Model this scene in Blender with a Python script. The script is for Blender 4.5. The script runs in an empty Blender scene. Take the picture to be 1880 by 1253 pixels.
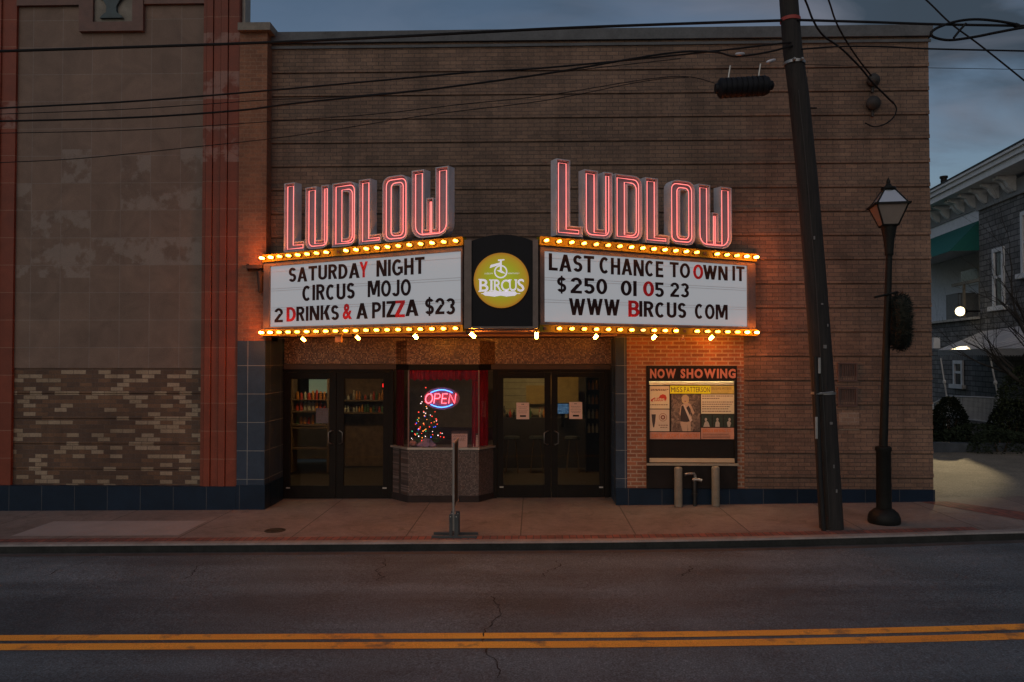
import bpy, bmesh, math, random
from mathutils import Vector, Matrix
from mathutils.geometry import tessellate_polygon
R = math.radians
sc = bpy.context.scene
COL = sc.collection
random.seed(7)

# ------------------------------------------------------------------ camera
F = 1400.0                       # focal length in pixels of the 1880 wide photograph
EYE = Vector((0, 0, 2.5)); YAW, TILT = R(1.6), R(1.2)
cd = bpy.data.cameras.new('camera'); cam = bpy.data.objects.new('camera', cd); COL.objects.link(cam)
cam.location = EYE; cam.rotation_euler = (R(90) + TILT, 0, YAW)
cd.sensor_width = 36; cd.lens = F / 1880 * 36; cd.clip_start = .05; cd.clip_end = 2000
sc.camera = cam

# ------------------------------------------------------------------ sky, sun, exposure
sc.view_settings.view_transform = 'Standard'; sc.view_settings.look = 'None'
sc.view_settings.exposure = 0; sc.view_settings.gamma = 1
SUN_EL, SUN_ROT = R(32), R(195)
w = bpy.data.worlds.new('World'); sc.world = w; w.use_nodes = True
nt = w.node_tree; nt.nodes.clear(); N = nt.nodes.new; L = nt.links.new
out = N('ShaderNodeOutputWorld'); bg = N('ShaderNodeBackground'); L(bg.outputs[0], out.inputs[0])
sky = N('ShaderNodeTexSky'); sky.sky_type = 'NISHITA'; sky.sun_disc = False
sky.sun_elevation = SUN_EL; sky.sun_rotation = SUN_ROT; sky.air_density = 1.2; sky.dust_density = 2.0
tc = N('ShaderNodeTexCoord')
sep = N('ShaderNodeSeparateXYZ'); L(tc.outputs['Generated'], sep.inputs[0])
zz = N('ShaderNodeMath'); zz.operation = 'MAXIMUM'; zz.inputs[1].default_value = 0.0; L(sep.outputs[2], zz.inputs[0])
za = N('ShaderNodeMath'); za.operation = 'ADD'; za.inputs[1].default_value = .25; L(zz.outputs[0], za.inputs[0])
dv = N('ShaderNodeVectorMath'); dv.operation = 'DIVIDE'
cmb = N('ShaderNodeCombineXYZ')
for i in range(3): L(za.outputs[0], cmb.inputs[i])
L(tc.outputs['Generated'], dv.inputs[0]); L(cmb.outputs[0], dv.inputs[1])
mp = N('ShaderNodeMapping'); mp.inputs['Scale'].default_value = (1.0, 1.6, 1.0); mp.inputs['Location'].default_value = (1.3, 4.2, 0); L(dv.outputs[0], mp.inputs[0])
n1 = N('ShaderNodeTexNoise'); n1.inputs['Scale'].default_value = 1.5; n1.inputs['Detail'].default_value = 7; n1.inputs['Roughness'].default_value = .52; n1.inputs['Distortion'].default_value = .4; L(mp.outputs[0], n1.inputs['Vector'])
r1 = N('ShaderNodeValToRGB'); r1.color_ramp.elements[0].position = .40; r1.color_ramp.elements[1].position = .56; L(n1.outputs[0], r1.inputs[0])
n2 = N('ShaderNodeTexNoise'); n2.inputs['Scale'].default_value = 2.6; n2.inputs['Detail'].default_value = 6; n2.inputs['Distortion'].default_value = .5; L(mp.outputs[0], n2.inputs['Vector'])
r2 = N('ShaderNodeValToRGB'); r2.color_ramp.elements[0].position = .36; r2.color_ramp.elements[1].position = .66
r2.color_ramp.elements[0].color = (.62, .85, 1.12, 1); r2.color_ramp.elements[1].color = (3.15, 3.2, 3.85, 1); L(n2.outputs[0], r2.inputs[0])
tint = N('ShaderNodeMix'); tint.data_type = 'RGBA'; tint.blend_type = 'MULTIPLY'; tint.inputs[0].default_value = 1
L(sky.outputs[0], tint.inputs[6]); tint.inputs[7].default_value = (.84, .87, .90, 1)
# clouds gather to the right of the street
gx = N('ShaderNodeMapRange'); gx.inputs[1].default_value = -.25; gx.inputs[2].default_value = .40; gx.inputs[3].default_value = .12; gx.inputs[4].default_value = 1.0; L(sep.outputs[0], gx.inputs[0])
cm = N('ShaderNodeMath'); cm.operation = 'MULTIPLY'; L(r1.outputs[0], cm.inputs[0]); L(gx.outputs[0], cm.inputs[1])
cm2 = N('ShaderNodeMath'); cm2.operation = 'MULTIPLY'; cm2.inputs[1].default_value = .9; L(cm.outputs[0], cm2.inputs[0])
mix = N('ShaderNodeMix'); mix.data_type = 'RGBA'; L(cm2.outputs[0], mix.inputs[0]); L(tint.outputs[2], mix.inputs[6]); L(r2.outputs[0], mix.inputs[7])
L(mix.outputs[2], bg.inputs[0]); bg.inputs[1].default_value = .060
sd = bpy.data.lights.new('sun', 'SUN'); sun = bpy.data.objects.new('sun', sd); COL.objects.link(sun)
sd.energy = .215; sd.angle = R(110); sd.color = (1, .80, .84)
sdir = Vector((math.sin(SUN_ROT) * math.cos(SUN_EL), math.cos(SUN_ROT) * math.cos(SUN_EL), math.sin(SUN_EL)))
sun.rotation_euler = (-sdir).to_track_quat('-Z', 'Y').to_euler()
try:
    sc.cycles.sample_clamp_indirect = 4; sc.cycles.use_denoising = True; sc.cycles.max_bounces = 6
    sc.cycles.caustics_reflective = False; sc.cycles.caustics_refractive = False
except Exception: pass

# ------------------------------------------------------------------ helpers
cf, sf = math.cos(TILT), math.sin(TILT)
FW = Vector((-math.sin(YAW) * cf, math.cos(YAW) * cf, sf)); RT = Vector((math.cos(YAW), math.sin(YAW), 0)); UP = RT.cross(FW)
def ray(px, py): return (FW + RT * ((px - 940) / F) + UP * ((626.5 - py) / F))
def P(px, py, Y):                       # point where a sight line meets the upright plane y = Y
    d = ray(px, py); return EYE + d * ((Y - EYE.y) / d.y)
def X(px, Y, py=656): return P(px, py, Y).x
def Z(px, py, Y): return P(px, py, Y).z
def gz(x): return .010 * x + (.0009 * x * min(x, 12) if x > 0 else 0)     # the street climbs gently to the right, steeper beyond the door
def yo(x): return .013 * x + (.0055 * min(x, 6.5) ** 2 + max(0, x - 6.5) * .0715 if x > 0 else 0)     # the kerb line is not quite square to the fronts
def G(px, py, dz=0.0):                  # point where a sight line meets the sloping ground
    d = ray(px, py); t = (dz - EYE.z) / (d.z - .010 * d.x)
    for _ in range(6): t = (gz((EYE + d * t).x) + dz - EYE.z) / d.z
    return EYE + d * t

MATS = {}
class NB:                               # small node builder
    def __init__(s, name):
        s.m = bpy.data.materials.new(name); s.m.use_nodes = True; s.t = s.m.node_tree; s.t.nodes.clear()
        s.o = s.n('ShaderNodeOutputMaterial'); s.b = s.n('ShaderNodeBsdfPrincipled'); s.l(s.b.outputs[0], s.o.inputs[0])
    def n(s, k, **kw):
        x = s.t.nodes.new(k)
        for a, v in kw.items(): setattr(x, a, v)
        return x
    def l(s, a, b): s.t.links.new(a, b)
    def math(s, op, a, b=None, c=None):
        x = s.n('ShaderNodeMath', operation=op)
        for i, v in enumerate((a, b, c)):
            if v is None: continue
            if isinstance(v, (int, float)): x.inputs[i].default_value = v
            else: s.l(v, x.inputs[i])
        return x.outputs[0]
    def pos(s): return s.n('ShaderNodeNewGeometry').outputs['Position']
    def obj(s): return s.n('ShaderNodeTexCoord').outputs['Object']
    def noise(s, vec, scale, detail=4, rough=.5, dist=0):
        x = s.n('ShaderNodeTexNoise'); x.inputs['Scale'].default_value = scale; x.inputs['Detail'].default_value = detail
        x.inputs['Roughness'].default_value = rough; x.inputs['Distortion'].default_value = dist; s.l(vec, x.inputs['Vector']); return x.outputs[0]
    def ramp(s, fac, stops, const=False):
        x = s.n('ShaderNodeValToRGB'); e = x.color_ramp.elements
        if const: x.color_ramp.interpolation = 'CONSTANT'
        while len(e) < len(stops): e.new(.5)
        for i, (p, c) in enumerate(stops):
            e[i].position = p; e[i].color = (c, c, c, 1) if isinstance(c, (int, float)) else (*c, 1)
        s.l(fac, x.inputs[0]); return x.outputs[0]
    def mix(s, fac, a, b, mode='MIX'):
        x = s.n('ShaderNodeMix', data_type='RGBA', blend_type=mode)
        for i, v in ((0, fac), (6, a), (7, b)):
            if isinstance(v, (int, float)): x.inputs[i].default_value = v
            elif isinstance(v, tuple): x.inputs[i].default_value = (*v, 1)
            else: s.l(v, x.inputs[i])
        return x.outputs[2]
    def bump(s, h, strength=.4, dist=.01):
        x = s.n('ShaderNodeBump'); x.inputs['Strength'].default_value = strength; x.inputs['Distance'].default_value = dist
        s.l(h, x.inputs['Height']); s.l(x.outputs[0], s.b.inputs['Normal'])
    def base(s, c): s.l(c, s.b.inputs['Base Color']) if not isinstance(c, tuple) else setattr(s.b.inputs['Base Color'], 'default_value', (*c, 1))
    def rough(s, r):
        if isinstance(r, (int, float)): s.b.inputs['Roughness'].default_value = r
        else: s.l(r, s.b.inputs['Roughness'])

def M(name, col, rough=.6, metal=0, var=.25, scale=6, bump=0, bscale=60):
    if name in MATS: return MATS[name]
    b = NB(name); p = b.obj()
    n = b.noise(p, scale, 6, .6); n2 = b.noise(p, scale * 9, 3)
    f = b.math('ADD', b.math('MULTIPLY', n, .7), b.math('MULTIPLY', n2, .3))
    c = b.ramp(f, [(.28, tuple(x * (1 - var) for x in col)), (.72, tuple(min(1, x * (1 + var)) for x in col))])
    b.base(c); b.rough(b.math('ADD', b.math('MULTIPLY', n, .2), rough - .1)); b.b.inputs['Metallic'].default_value = metal; b.b.inputs['Specular IOR Level'].default_value = .12 if max(col) < .035 else .35
    if bump: b.bump(b.noise(p, bscale, 4), bump, .004)
    MATS[name] = b.m; return b.m
def EM(name, col, strength):
    if name in MATS: return MATS[name]
    b = NB(name); b.base(tuple(min(1, c) for c in col)); b.rough(.4)
    b.b.inputs['Emission Color'].default_value = (*col, 1); b.b.inputs['Emission Strength'].default_value = strength
    MATS[name] = b.m; return b.m
def GLASS(name, tint=(.85, .88, .86), refl=.08, rough=.02):
    if name in MATS: return MATS[name]
    b = NB(name); b.t.nodes.remove(b.b)
    tr = b.n('ShaderNodeBsdfTransparent'); tr.inputs[0].default_value = (*tint, 1)
    gl = b.n('ShaderNodeBsdfGlossy'); gl.inputs['Roughness'].default_value = rough
    fr = b.n('ShaderNodeLayerWeight'); fc_ = b.math('ADD', b.math('MULTIPLY', b.math('POWER', fr.outputs['Facing'], 5.0), .6), refl)
    mx = b.n('ShaderNodeMixShader'); b.l(fc_, mx.inputs[0]); b.l(tr.outputs[0], mx.inputs[1]); b.l(gl.outputs[0], mx.inputs[2]); b.l(mx.outputs[0], b.o.inputs[0])
    MATS[name] = b.m; return b.m
def wallvec(b, ox=0, oz=0):             # bricks run round corners: u = x + y, v = z
    sp = b.n('ShaderNodeSeparateXYZ'); b.l(b.pos(), sp.inputs[0])
    u = b.math('ADD', b.math('ADD', sp.outputs[0], sp.outputs[1]), ox)
    v = b.math('ADD', sp.outputs[2], oz)
    c = b.n('ShaderNodeCombineXYZ'); b.l(u, c.inputs[0]); b.l(v, c.inputs[1]); return c.outputs[0]
def brick(b, vec, c1, c2, mortar, bw, bh, ms=.008, offset=.5, bias=0, smooth=.1):
    x = b.n('ShaderNodeTexBrick'); x.offset = offset; x.squash = 1
    for k, v in (('Color1', c1), ('Color2', c2), ('Mortar', mortar)): x.inputs[k].default_value = (*v, 1)
    x.inputs['Scale'].default_value = 1; x.inputs['Mortar Size'].default_value = ms; x.inputs['Mortar Smooth'].default_value = smooth
    x.inputs['Bias'].default_value = bias; x.inputs['Brick Width'].default_value = bw; x.inputs['Row Height'].default_value = bh
    b.l(vec, x.inputs['Vector']); return x
def BRICK(name, c1, c2, mortar, bw=.205, bh=.0675, ms=.005, soot=.5, oz=0, stops=None, rough=.85):
    if name in MATS: return MATS[name]
    b = NB(name); v = wallvec(b, 0, oz)
    if stops:
        x = brick(b, v, (0, 0, 0), (1, 1, 1), (.5, .5, .5), bw, bh, ms); tone = b.ramp(x.outputs['Color'], stops, True)
        c = b.mix(x.outputs['Fac'], tone, mortar)
    else:
        x = brick(b, v, c1, c2, mortar, bw, bh, ms); c = x.outputs['Color']
    p = b.pos()
    big = b.noise(p, .9, 5, .6); fine = b.noise(p, 38, 3, .6)
    sp = b.n('ShaderNodeMapping'); sp.inputs['Scale'].default_value = (1, 1, .12); b.l(p, sp.inputs[0])
    streak = b.noise(sp.outputs[0], 5, 4, .6)
    c = b.mix(1.0, c, b.ramp(big, [(.3, 1 - soot * .7), (.7, 1 + soot * .3)]), 'MULTIPLY')
    c = b.mix(.7, c, b.ramp(streak, [(.3, 1 - soot * .6), (.62, 1.1)]), 'MULTIPLY')
    c = b.mix(.8, c, b.ramp(fine, [(.25, .7), (.75, 1.3)]), 'MULTIPLY')
    b.base(c); b.rough(rough)
    b.bump(b.math('ADD', b.math('MULTIPLY', b.math('SUBTRACT', 1.0, x.outputs['Fac']), 1.0), b.math('MULTIPLY', fine, .5)), .6, .006)
    MATS[name] = b.m; return b.m

class MB:                               # collects shapes in world coordinates, links them as ONE mesh
    def __init__(s): s.v, s.f = [], []
    def add(s, vs, fs):
        o = len(s.v); s.v += [Vector(v) for v in vs]; s.f += [tuple(i + o for i in f) for f in fs]; return s
    def box(s, a, b):
        x0, y0, z0 = (min(p, q) for p, q in zip(a, b)); x1, y1, z1 = (max(p, q) for p, q in zip(a, b))
        return s.add([(x0, y0, z0), (x1, y0, z0), (x1, y1, z0), (x0, y1, z0), (x0, y0, z1), (x1, y0, z1), (x1, y1, z1), (x0, y1, z1)],
                     [(0, 3, 2, 1), (4, 5, 6, 7), (0, 1, 5, 4), (1, 2, 6, 5), (2, 3, 7, 6), (3, 0, 4, 7)])
    def obox(s, o, u, v, n, u0, u1, v0, v1, n0, n1):     # box in an oriented frame
        pts = [o + u * a + v * b + n * c for c in (n0, n1) for b in (v0, v1) for a in (u0, u1)]
        return s.add(pts, [(0, 2, 3, 1), (4, 5, 7, 6), (0, 1, 5, 4), (1, 3, 7, 5), (3, 2, 6, 7), (2, 0, 4, 6)])
    def prism(s, poly, z0, z1):         # plan polygon raised from z0 to z1
        n = len(poly); vs = [(p[0], p[1], z0) for p in poly] + [(p[0], p[1], z1) for p in poly]
        return s.add(vs, [tuple(range(n))[::-1], tuple(range(n, 2 * n))] + [(i, (i + 1) % n, n + (i + 1) % n, n + i) for i in range(n)])
    def slab(s, o, u, v, n, poly, n0, n1):   # polygon (u,v) with thickness n0..n1
        k = len(poly); vs = [o + u * p[0] + v * p[1] + n * n0 for p in poly] + [o + u * p[0] + v * p[1] + n * n1 for p in poly]
        return s.add(vs, [tuple(range(k))[::-1], tuple(range(k, 2 * k))] + [(i, (i + 1) % k, k + (i + 1) % k, k + i) for i in range(k)])
    def quad(s, *p): return s.add(p, [tuple(range(len(p)))])
    def tube(s, pts, r, seg=8, closed=False, caps=True):
        pts = [Vector(p) for p in pts]; n = len(pts); rs = r if isinstance(r, (list, tuple)) else [r] * n
        o = len(s.v); ref = None
        for i, p in enumerate(pts):
            a = pts[(i - 1) % n] if (closed or i > 0) else p; c = pts[(i + 1) % n] if (closed or i < n - 1) else p
            t = (c - a).normalized()
            if ref is None:
                ref = t.orthogonal().normalized()
            ref = (ref - t * ref.dot(t)).normalized(); q = t.cross(ref)
            for k in range(seg):
                an = 2 * math.pi * k / seg; s.v.append(p + (ref * math.cos(an) + q * math.sin(an)) * rs[i])
        m = n if closed else n - 1
        for i in range(m):
            for k in range(seg):
                a = o + i * seg + k; b_ = o + i * seg + (k + 1) % seg; c = o + ((i + 1) % n) * seg + (k + 1) % seg; d = o + ((i + 1) % n) * seg + k
                s.f.append((a, b_, c, d))
        if caps and not closed:
            s.f.append(tuple(o + k for k in range(seg))[::-1]); s.f.append(tuple(o + (n - 1) * seg + k for k in range(seg)))
        return s
    def lathe(s, c, prof, seg=20, axis=None):     # prof: (radius, height) upward
        ax = (axis or Vector((0, 0, 1))).normalized(); u = ax.orthogonal().normalized(); v = ax.cross(u); c = Vector(c); o = len(s.v)
        for r, h in prof:
            for k in range(seg):
                an = 2 * math.pi * k / seg; s.v.append(c + ax * h + (u * math.cos(an) + v * math.sin(an)) * max(r, 1e-4))
        for i in range(len(prof) - 1):
            for k in range(seg): s.f.append((o + i * seg + k, o + i * seg + (k + 1) % seg, o + (i + 1) * seg + (k + 1) % seg, o + (i + 1) * seg + k))
        s.f.append(tuple(o + k for k in range(seg))[::-1]); s.f.append(tuple(o + (len(prof) - 1) * seg + k for k in range(seg)))
        return s
    def ball(s, c, r, seg=8, rings=5, sx=1, sy=1, sz=1):
        c = Vector(c); o = len(s.v); s.v.append(c + Vector((0, 0, -r * sz)))
        for i in range(1, rings):
            a = math.pi * i / rings
            for k in range(seg):
                an = 2 * math.pi * k / seg; s.v.append(c + Vector((math.sin(a) * math.cos(an) * r * sx, math.sin(a) * math.sin(an) * r * sy, -math.cos(a) * r * sz)))
        s.v.append(c + Vector((0, 0, r * sz))); t = len(s.v) - 1
        for k in range(seg):
            k2 = (k + 1) % seg; s.f.append((o, o + 1 + k2, o + 1 + k)); s.f.append((t, t - seg + k, t - seg + k2))
            for i in range(rings - 2):
                a = o + 1 + i * seg; s.f.append((a + k, a + k2, a + seg + k2, a + seg + k))
        return s
    def build(s, name, mat, parent=None, smooth=False, bevel=0, loc=None, origin=None):
        org = Vector(loc) if loc is not None else (wloc(parent) if parent else Vector((0, 0, 0)))
        me = bpy.data.meshes.new(name); me.from_pydata([tuple(v - org) for v in s.v], [], s.f); me.validate()
        bm = bmesh.new(); bm.from_mesh(me)
        if bevel: bmesh.ops.bevel(bm, geom=[e for e in bm.edges if len(e.link_faces) == 2 and e.calc_face_angle(0) > .6], offset=bevel, segments=2, affect='EDGES', profile=.6)
        bmesh.ops.recalc_face_normals(bm, faces=bm.faces); bm.to_mesh(me); bm.free()
        if smooth:
            me.polygons.foreach_set('use_smooth', [True] * len(me.polygons))
            try: me.set_sharp_from_angle(angle=R(40))
            except Exception: pass
        me.materials.append(mat)
        o = bpy.data.objects.new(name, me); COL.objects.link(o)
        if parent: o.parent = parent; o.location = org - wloc(parent)
        else: o.location = org
        return o
def wloc(o):
    v = Vector((0, 0, 0))
    while o: v += o.location; o = o.parent
    return v
def thing(name, label, cat, loc, group=None):
    o = bpy.data.objects.new(name, None); COL.objects.link(o); o.location = loc; o.empty_display_size = .2
    return tag(o, label, cat, group)
def tag(o, label, cat, group=None):
    o['label'] = label; o['category'] = cat
    if group: o['group'] = group
    return o
def struct(o): o['kind'] = 'structure'; return o

UX, UZ, NF = Vector((1, 0, 0)), Vector((0, 0, 1)), Vector((0, -1, 0))    # frame of everything that faces the street
GL = {}
def glyph(ch, bold):                    # one character of the built-in face: 2D mesh, unit cap height
    k = (ch, bold)
    if k not in GL:
        c = bpy.data.curves.new('g', 'FONT'); c.body = ch; c.size = 1; c.offset = bold; c.resolution_u = 3
        o = bpy.data.objects.new('g', c); COL.objects.link(o); me = bpy.data.meshes.new_from_object(o)
        vs = [v.co.copy() for v in me.vertices]; fs = [tuple(p.vertices) for p in me.polygons]
        bpy.data.objects.remove(o); bpy.data.curves.remove(c); bpy.data.meshes.remove(me)
        GL[k] = (vs, fs, min(v.x for v in vs), max(v.x for v in vs), min(v.y for v in vs), max(v.y for v in vs))
    return GL[k]
def put_glyph(mb, ch, bold, o, u, v, n, x0, x1, y0, y1, d0, d1=None, shear=0):
    vs, fs, a0, a1, b0, b1 = glyph(ch, bold)
    def T(p, d):
        yy = (p.y - b0) / (b1 - b0) * (y1 - y0); return o + u * (x0 + (p.x - a0) / (a1 - a0) * (x1 - x0) + shear * yy) + v * (y0 + yy) + n * d
    if d1 is None: mb.add([T(p, d0) for p in vs], fs); return
    cnt = {}
    for f in fs:
        for i in range(len(f)):
            e = (f[i], f[(i + 1) % len(f)]); cnt[e] = 1
    rim = [e for e in cnt if (e[1], e[0]) not in cnt]; k = len(vs)
    mb.add([T(p, d0) for p in vs] + [T(p, d1) for p in vs], [tuple(i + k for i in f) for f in fs] + [f[::-1] for f in fs] + [(a, b, b + k, a + k) for a, b in rim])
def word(txt, bold, x0, x1, gap=.12):   # splits the width x0..x1 over the characters of txt
    ws = [(glyph(c, bold)[3] - glyph(c, bold)[2]) if c != ' ' else .3 for c in txt]
    tot = sum(ws) + gap * (len(txt) - 1); k = (x1 - x0) / tot; x = x0; r = []
    for c, w_ in zip(txt, ws):
        if c != ' ': r.append((c, x, x + w_ * k))
        x += (w_ + gap) * k
    return r
def text(mb, txt, bold, o, u, v, n, x0, x1, y0, y1, d, gap=.12, d1=None, shear=0):
    for c, a, b in word(txt, bold, x0, x1, gap):
        yy0, yy1 = y0, y1
        if c in "'": yy0 = y0 + (y1 - y0) * .65
        if c == '.': yy1 = y0 + (y1 - y0) * .16
        put_glyph(mb, c, bold, o, u, v, n, a, b, yy0, yy1, d, d1, shear)
def arc(cx, cy, r, a0, a1, n=8): return [(cx + r * math.cos(R(a0 + (a1 - a0) * i / n)), cy + r * math.sin(R(a0 + (a1 - a0) * i / n))) for i in range(n + 1)]
def rounded(pts, n=6):                  # pts: (x, y, radius)
    o = []; k = len(pts)
    for i in range(k):
        p = Vector(pts[i][:2]); r = pts[i][2]
        if r <= 0: o.append(tuple(p)); continue
        a = (Vector(pts[i - 1][:2]) - p).normalized(); b = (Vector(pts[(i + 1) % k][:2]) - p).normalized()
        h = a.angle(b) / 2; d = r / math.tan(h); c = p + (a + b).normalized() * (r / math.sin(h))
        s_ = p + a * d; e_ = p + b * d; v0 = s_ - c; v1 = e_ - c; t = v0.angle_signed(v1)
        for j in range(n + 1):
            an = -t * j / n; o.append((c.x + v0.x * math.cos(an) - v0.y * math.sin(an), c.y + v0.x * math.sin(an) + v0.y * math.cos(an)))
    return o
def inset(poly, d):                     # mitred offset to the left of the direction of travel
    r = []; k = len(poly)
    for i in range(k):
        p = Vector(poly[i]); a = (p - Vector(poly[i - 1])).normalized(); b = (Vector(poly[(i + 1) % k]) - p).normalized()
        na = Vector((-a.y, a.x)); nb = Vector((-b.y, b.x)); m = (na + nb)
        m = m / max(m.length_squared, 1e-9) * 2 if m.length > .2 else na
        q = p + m * d; r.append((q.x, q.y))
    return r
TS = .175                               # stroke weight of the changeable marquee capitals
def stroke_glyph(ch):                   # (width, polygons) of a heavy condensed capital one unit tall
    t = TS; hs_ = t * 1.08
    def box(x0, y0, x1, y1): return [(x0, y0), (x1, y0), (x1, y1), (x0, y1)]
    def sl(xa, ya, xb, yb, hw=hs_): return [(xa, ya), (xa + hw, ya), (xb + hw, yb), (xb, yb)] if yb > ya else [(xb, yb), (xb + hw, yb), (xa + hw, ya), (xa, ya)]
    def ring(cx, cy, rx, ry, a0, a1, n=14, th=t):
        o = []
        for i in range(n):
            p = [R(a0 + (a1 - a0) * (i + k) / n) for k in (0, 1)]
            o.append([(cx + rx * math.cos(p[0]), cy + ry * math.sin(p[0])), (cx + rx * math.cos(p[1]), cy + ry * math.sin(p[1])), (cx + (rx - th) * math.cos(p[1]), cy + (ry - th) * math.sin(p[1])), (cx + (rx - th) * math.cos(p[0]), cy + (ry - th) * math.sin(p[0]))])
        return o
    w = dict(A=.68, M=.86, W=.98, I=t, L=.48, E=.50, T=.58, J=.50, S=.52, N=.66, O=.68, C=.62, G=.68, Y=.64, K=.62).get(ch, .58); P_ = []
    c, h = w / 2, 1
    if ch == 'A': P_ = [sl(0, 0, c - hs_ / 2, 1), sl(w - hs_, 0, c - hs_ / 2, 1), box(.17, .22, w - .17, .22 + t * .8)]
    elif ch == 'B': P_ = [box(0, 0, t, 1), box(t, 1 - t, .30, 1), box(t, .5 - t / 2, .30, .5 + t / 2), box(t, 0, .30, t)] + ring(.30, .7075, w - .33, .2925, -90, 90) + ring(.30, .2925, w - .30, .2925, -90, 90)
    elif ch in 'CG':
        P_ = ring(c, .5, c, .5, 48, 312, 22)
        if ch == 'G': P_ += [box(c + .02, .40, w, .40 + t * .85), box(w - t, .14, w, .40)]
    elif ch == 'D': P_ = [box(0, 0, t, 1), box(t, 1 - t, .22, 1), box(t, 0, .22, t)] + ring(.22, .5, w - .22, .5, -90, 90, 14)
    elif ch == 'E': P_ = [box(0, 0, t, 1), box(t, 1 - t, w, 1), box(t, .5 - t / 2, w * .92, .5 + t / 2), box(t, 0, w, t)]
    elif ch == 'H': P_ = [box(0, 0, t, 1), box(w - t, 0, w, 1), box(t, .5 - t / 2, w - t, .5 + t / 2)]
    elif ch in 'I1' and ch == 'I': P_ = [box(0, 0, t, 1)]
    elif ch == '1': w = t; P_ = [box(0, 0, t, 1)]
    elif ch == 'J': P_ = [box(w - t, .25, w, 1)] + ring(c, .25, c, .25, 190, 360, 10)
    elif ch == 'K': P_ = [box(0, 0, t, 1), sl(t, .40, w - hs_, 1, hs_ * 1.1), sl(w - hs_ * 1.1, 0, t * 1.25, .62, hs_ * 1.15)]
    elif ch == 'L': P_ = [box(0, 0, t, 1), box(t, 0, w, t)]
    elif ch == 'M': P_ = [box(0, 0, t * .95, 1), box(w - t * .95, 0, w, 1), sl(c - hs_ / 2, .12, t * .5, 1), sl(c - hs_ / 2, .12, w - t * .5 - hs_, 1)]
    elif ch == 'N': P_ = [box(0, 0, t, 1), box(w - t, 0, w, 1), sl(w - t - .05, 0, t * .1, 1, hs_ * 1.05)]
    elif ch in 'O0':
        if ch == '0': w = .58; c = w / 2
        P_ = ring(c, .5, c, .5, 0, 360, 28)
    elif ch == 'P': P_ = [box(0, 0, t, 1), box(t, 1 - t, .28, 1), box(t, .38, .28, .38 + t)] + ring(.28, .69, w - .28, .31, -90, 90)
    elif ch == 'R': P_ = [box(0, 0, t, 1), box(t, 1 - t, .28, 1), box(t, .42, .28, .42 + t)] + ring(.28, .71, w - .30, .29, -90, 90) + [sl(w - hs_, 0, .22, .45)]
    elif ch in 'S$':
        P_ = ring(c, .7075, c * .97, .2925, 25, 268) + ring(c, .2925, c, .2925, 205, 448)
        if ch == '$': P_ += [box(c - .05, -.09, c + .05, 1.09)]
    elif ch == 'T': P_ = [box(0, 1 - t, w, 1), box(c - t / 2, 0, c + t / 2, 1 - t)]
    elif ch == 'U': P_ = [box(0, .29, t, 1), box(w - t, .29, w, 1)] + ring(c, .29, c, .29, 180, 360)
    elif ch == 'W': P_ = [sl(.20, 0, 0, 1), sl(.20, 0, c - hs_ / 2, .98), sl(w - .20 - hs_, 0, c - hs_ / 2, .98), sl(w - .20 - hs_, 0, w - hs_, 1)]
    elif ch == 'Y': P_ = [box(c - t / 2, 0, c + t / 2, .45), sl(c - hs_ / 2, .42, 0, 1), sl(c - hs_ / 2, .42, w - hs_, 1)]
    elif ch == 'Z': P_ = [box(0, 1 - t, w, 1), box(0, 0, w, t), sl(.0, t * .9, w - hs_ * 1.25, 1 - t * .9, hs_ * 1.25)]
    elif ch == '2': P_ = ring(c, .69, c, .31, -25, 170) + [box(0, 0, w, t), sl(.0, t * .9, w - hs_ * 1.35, .60, hs_ * 1.25)]
    elif ch == '3': P_ = ring(c, .7275, c * .95, .2725, -90, 155) + ring(c, .29, c, .29, -155, 90)
    elif ch == '5': P_ = [box(.05, 1 - t, w * .95, 1), box(.05, .47, .05 + t, 1 - t)] + ring(c, .32, c, .32, -155, 128)
    return w, P_
def put_stroke(mb, ch, o, u, v, n, x0, x1, y0, y1, d0, d1):
    w, ps = stroke_glyph(ch); k = (x1 - x0) / w; h = y1 - y0
    for i, p in enumerate(ps): mb.slab(o + u * x0 + v * y0, u, v, n, [(a * k, b * h) for a, b in p], d0, d1 + (i % 7) * .00025)
def stroke_word(txt, x0, x1, gap=.09):
    ws = [stroke_glyph(c)[0] for c in txt]; k = (x1 - x0) / (sum(ws) + gap * (len(txt) - 1)); x = x0; r = []
    for c, w in zip(txt, ws): r.append((c, x, x + w * k)); x += (w + gap) * k
    return r
# ------------------------------------------------------------------ planes of the street
YC, YP, YM, YD = 10.37, 12.67, 12.9, 13.6     # kerb face, pilaster front, brick wall, doors
RZ = -.115                                    # road below pavement at x = 0
def sheet(mb, x0, x1, y0, y1, dz, nx=1, f0=0, f1=0):
    cuts = sorted({x0, x1} | {q for q in [-40, -20, -10, -5, 0] + [i * .75 for i in range(1, 17)] + [20, 35] if x0 < q < x1})
    for a, b in zip(cuts[:-1], cuts[1:]):
        mb.quad((a, y0 + f0 * yo(a), gz(a) + dz), (b, y0 + f0 * yo(b), gz(b) + dz), (b, y1 + f1 * yo(b), gz(b) + dz), (a, y1 + f1 * yo(a), gz(a) + dz))
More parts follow.
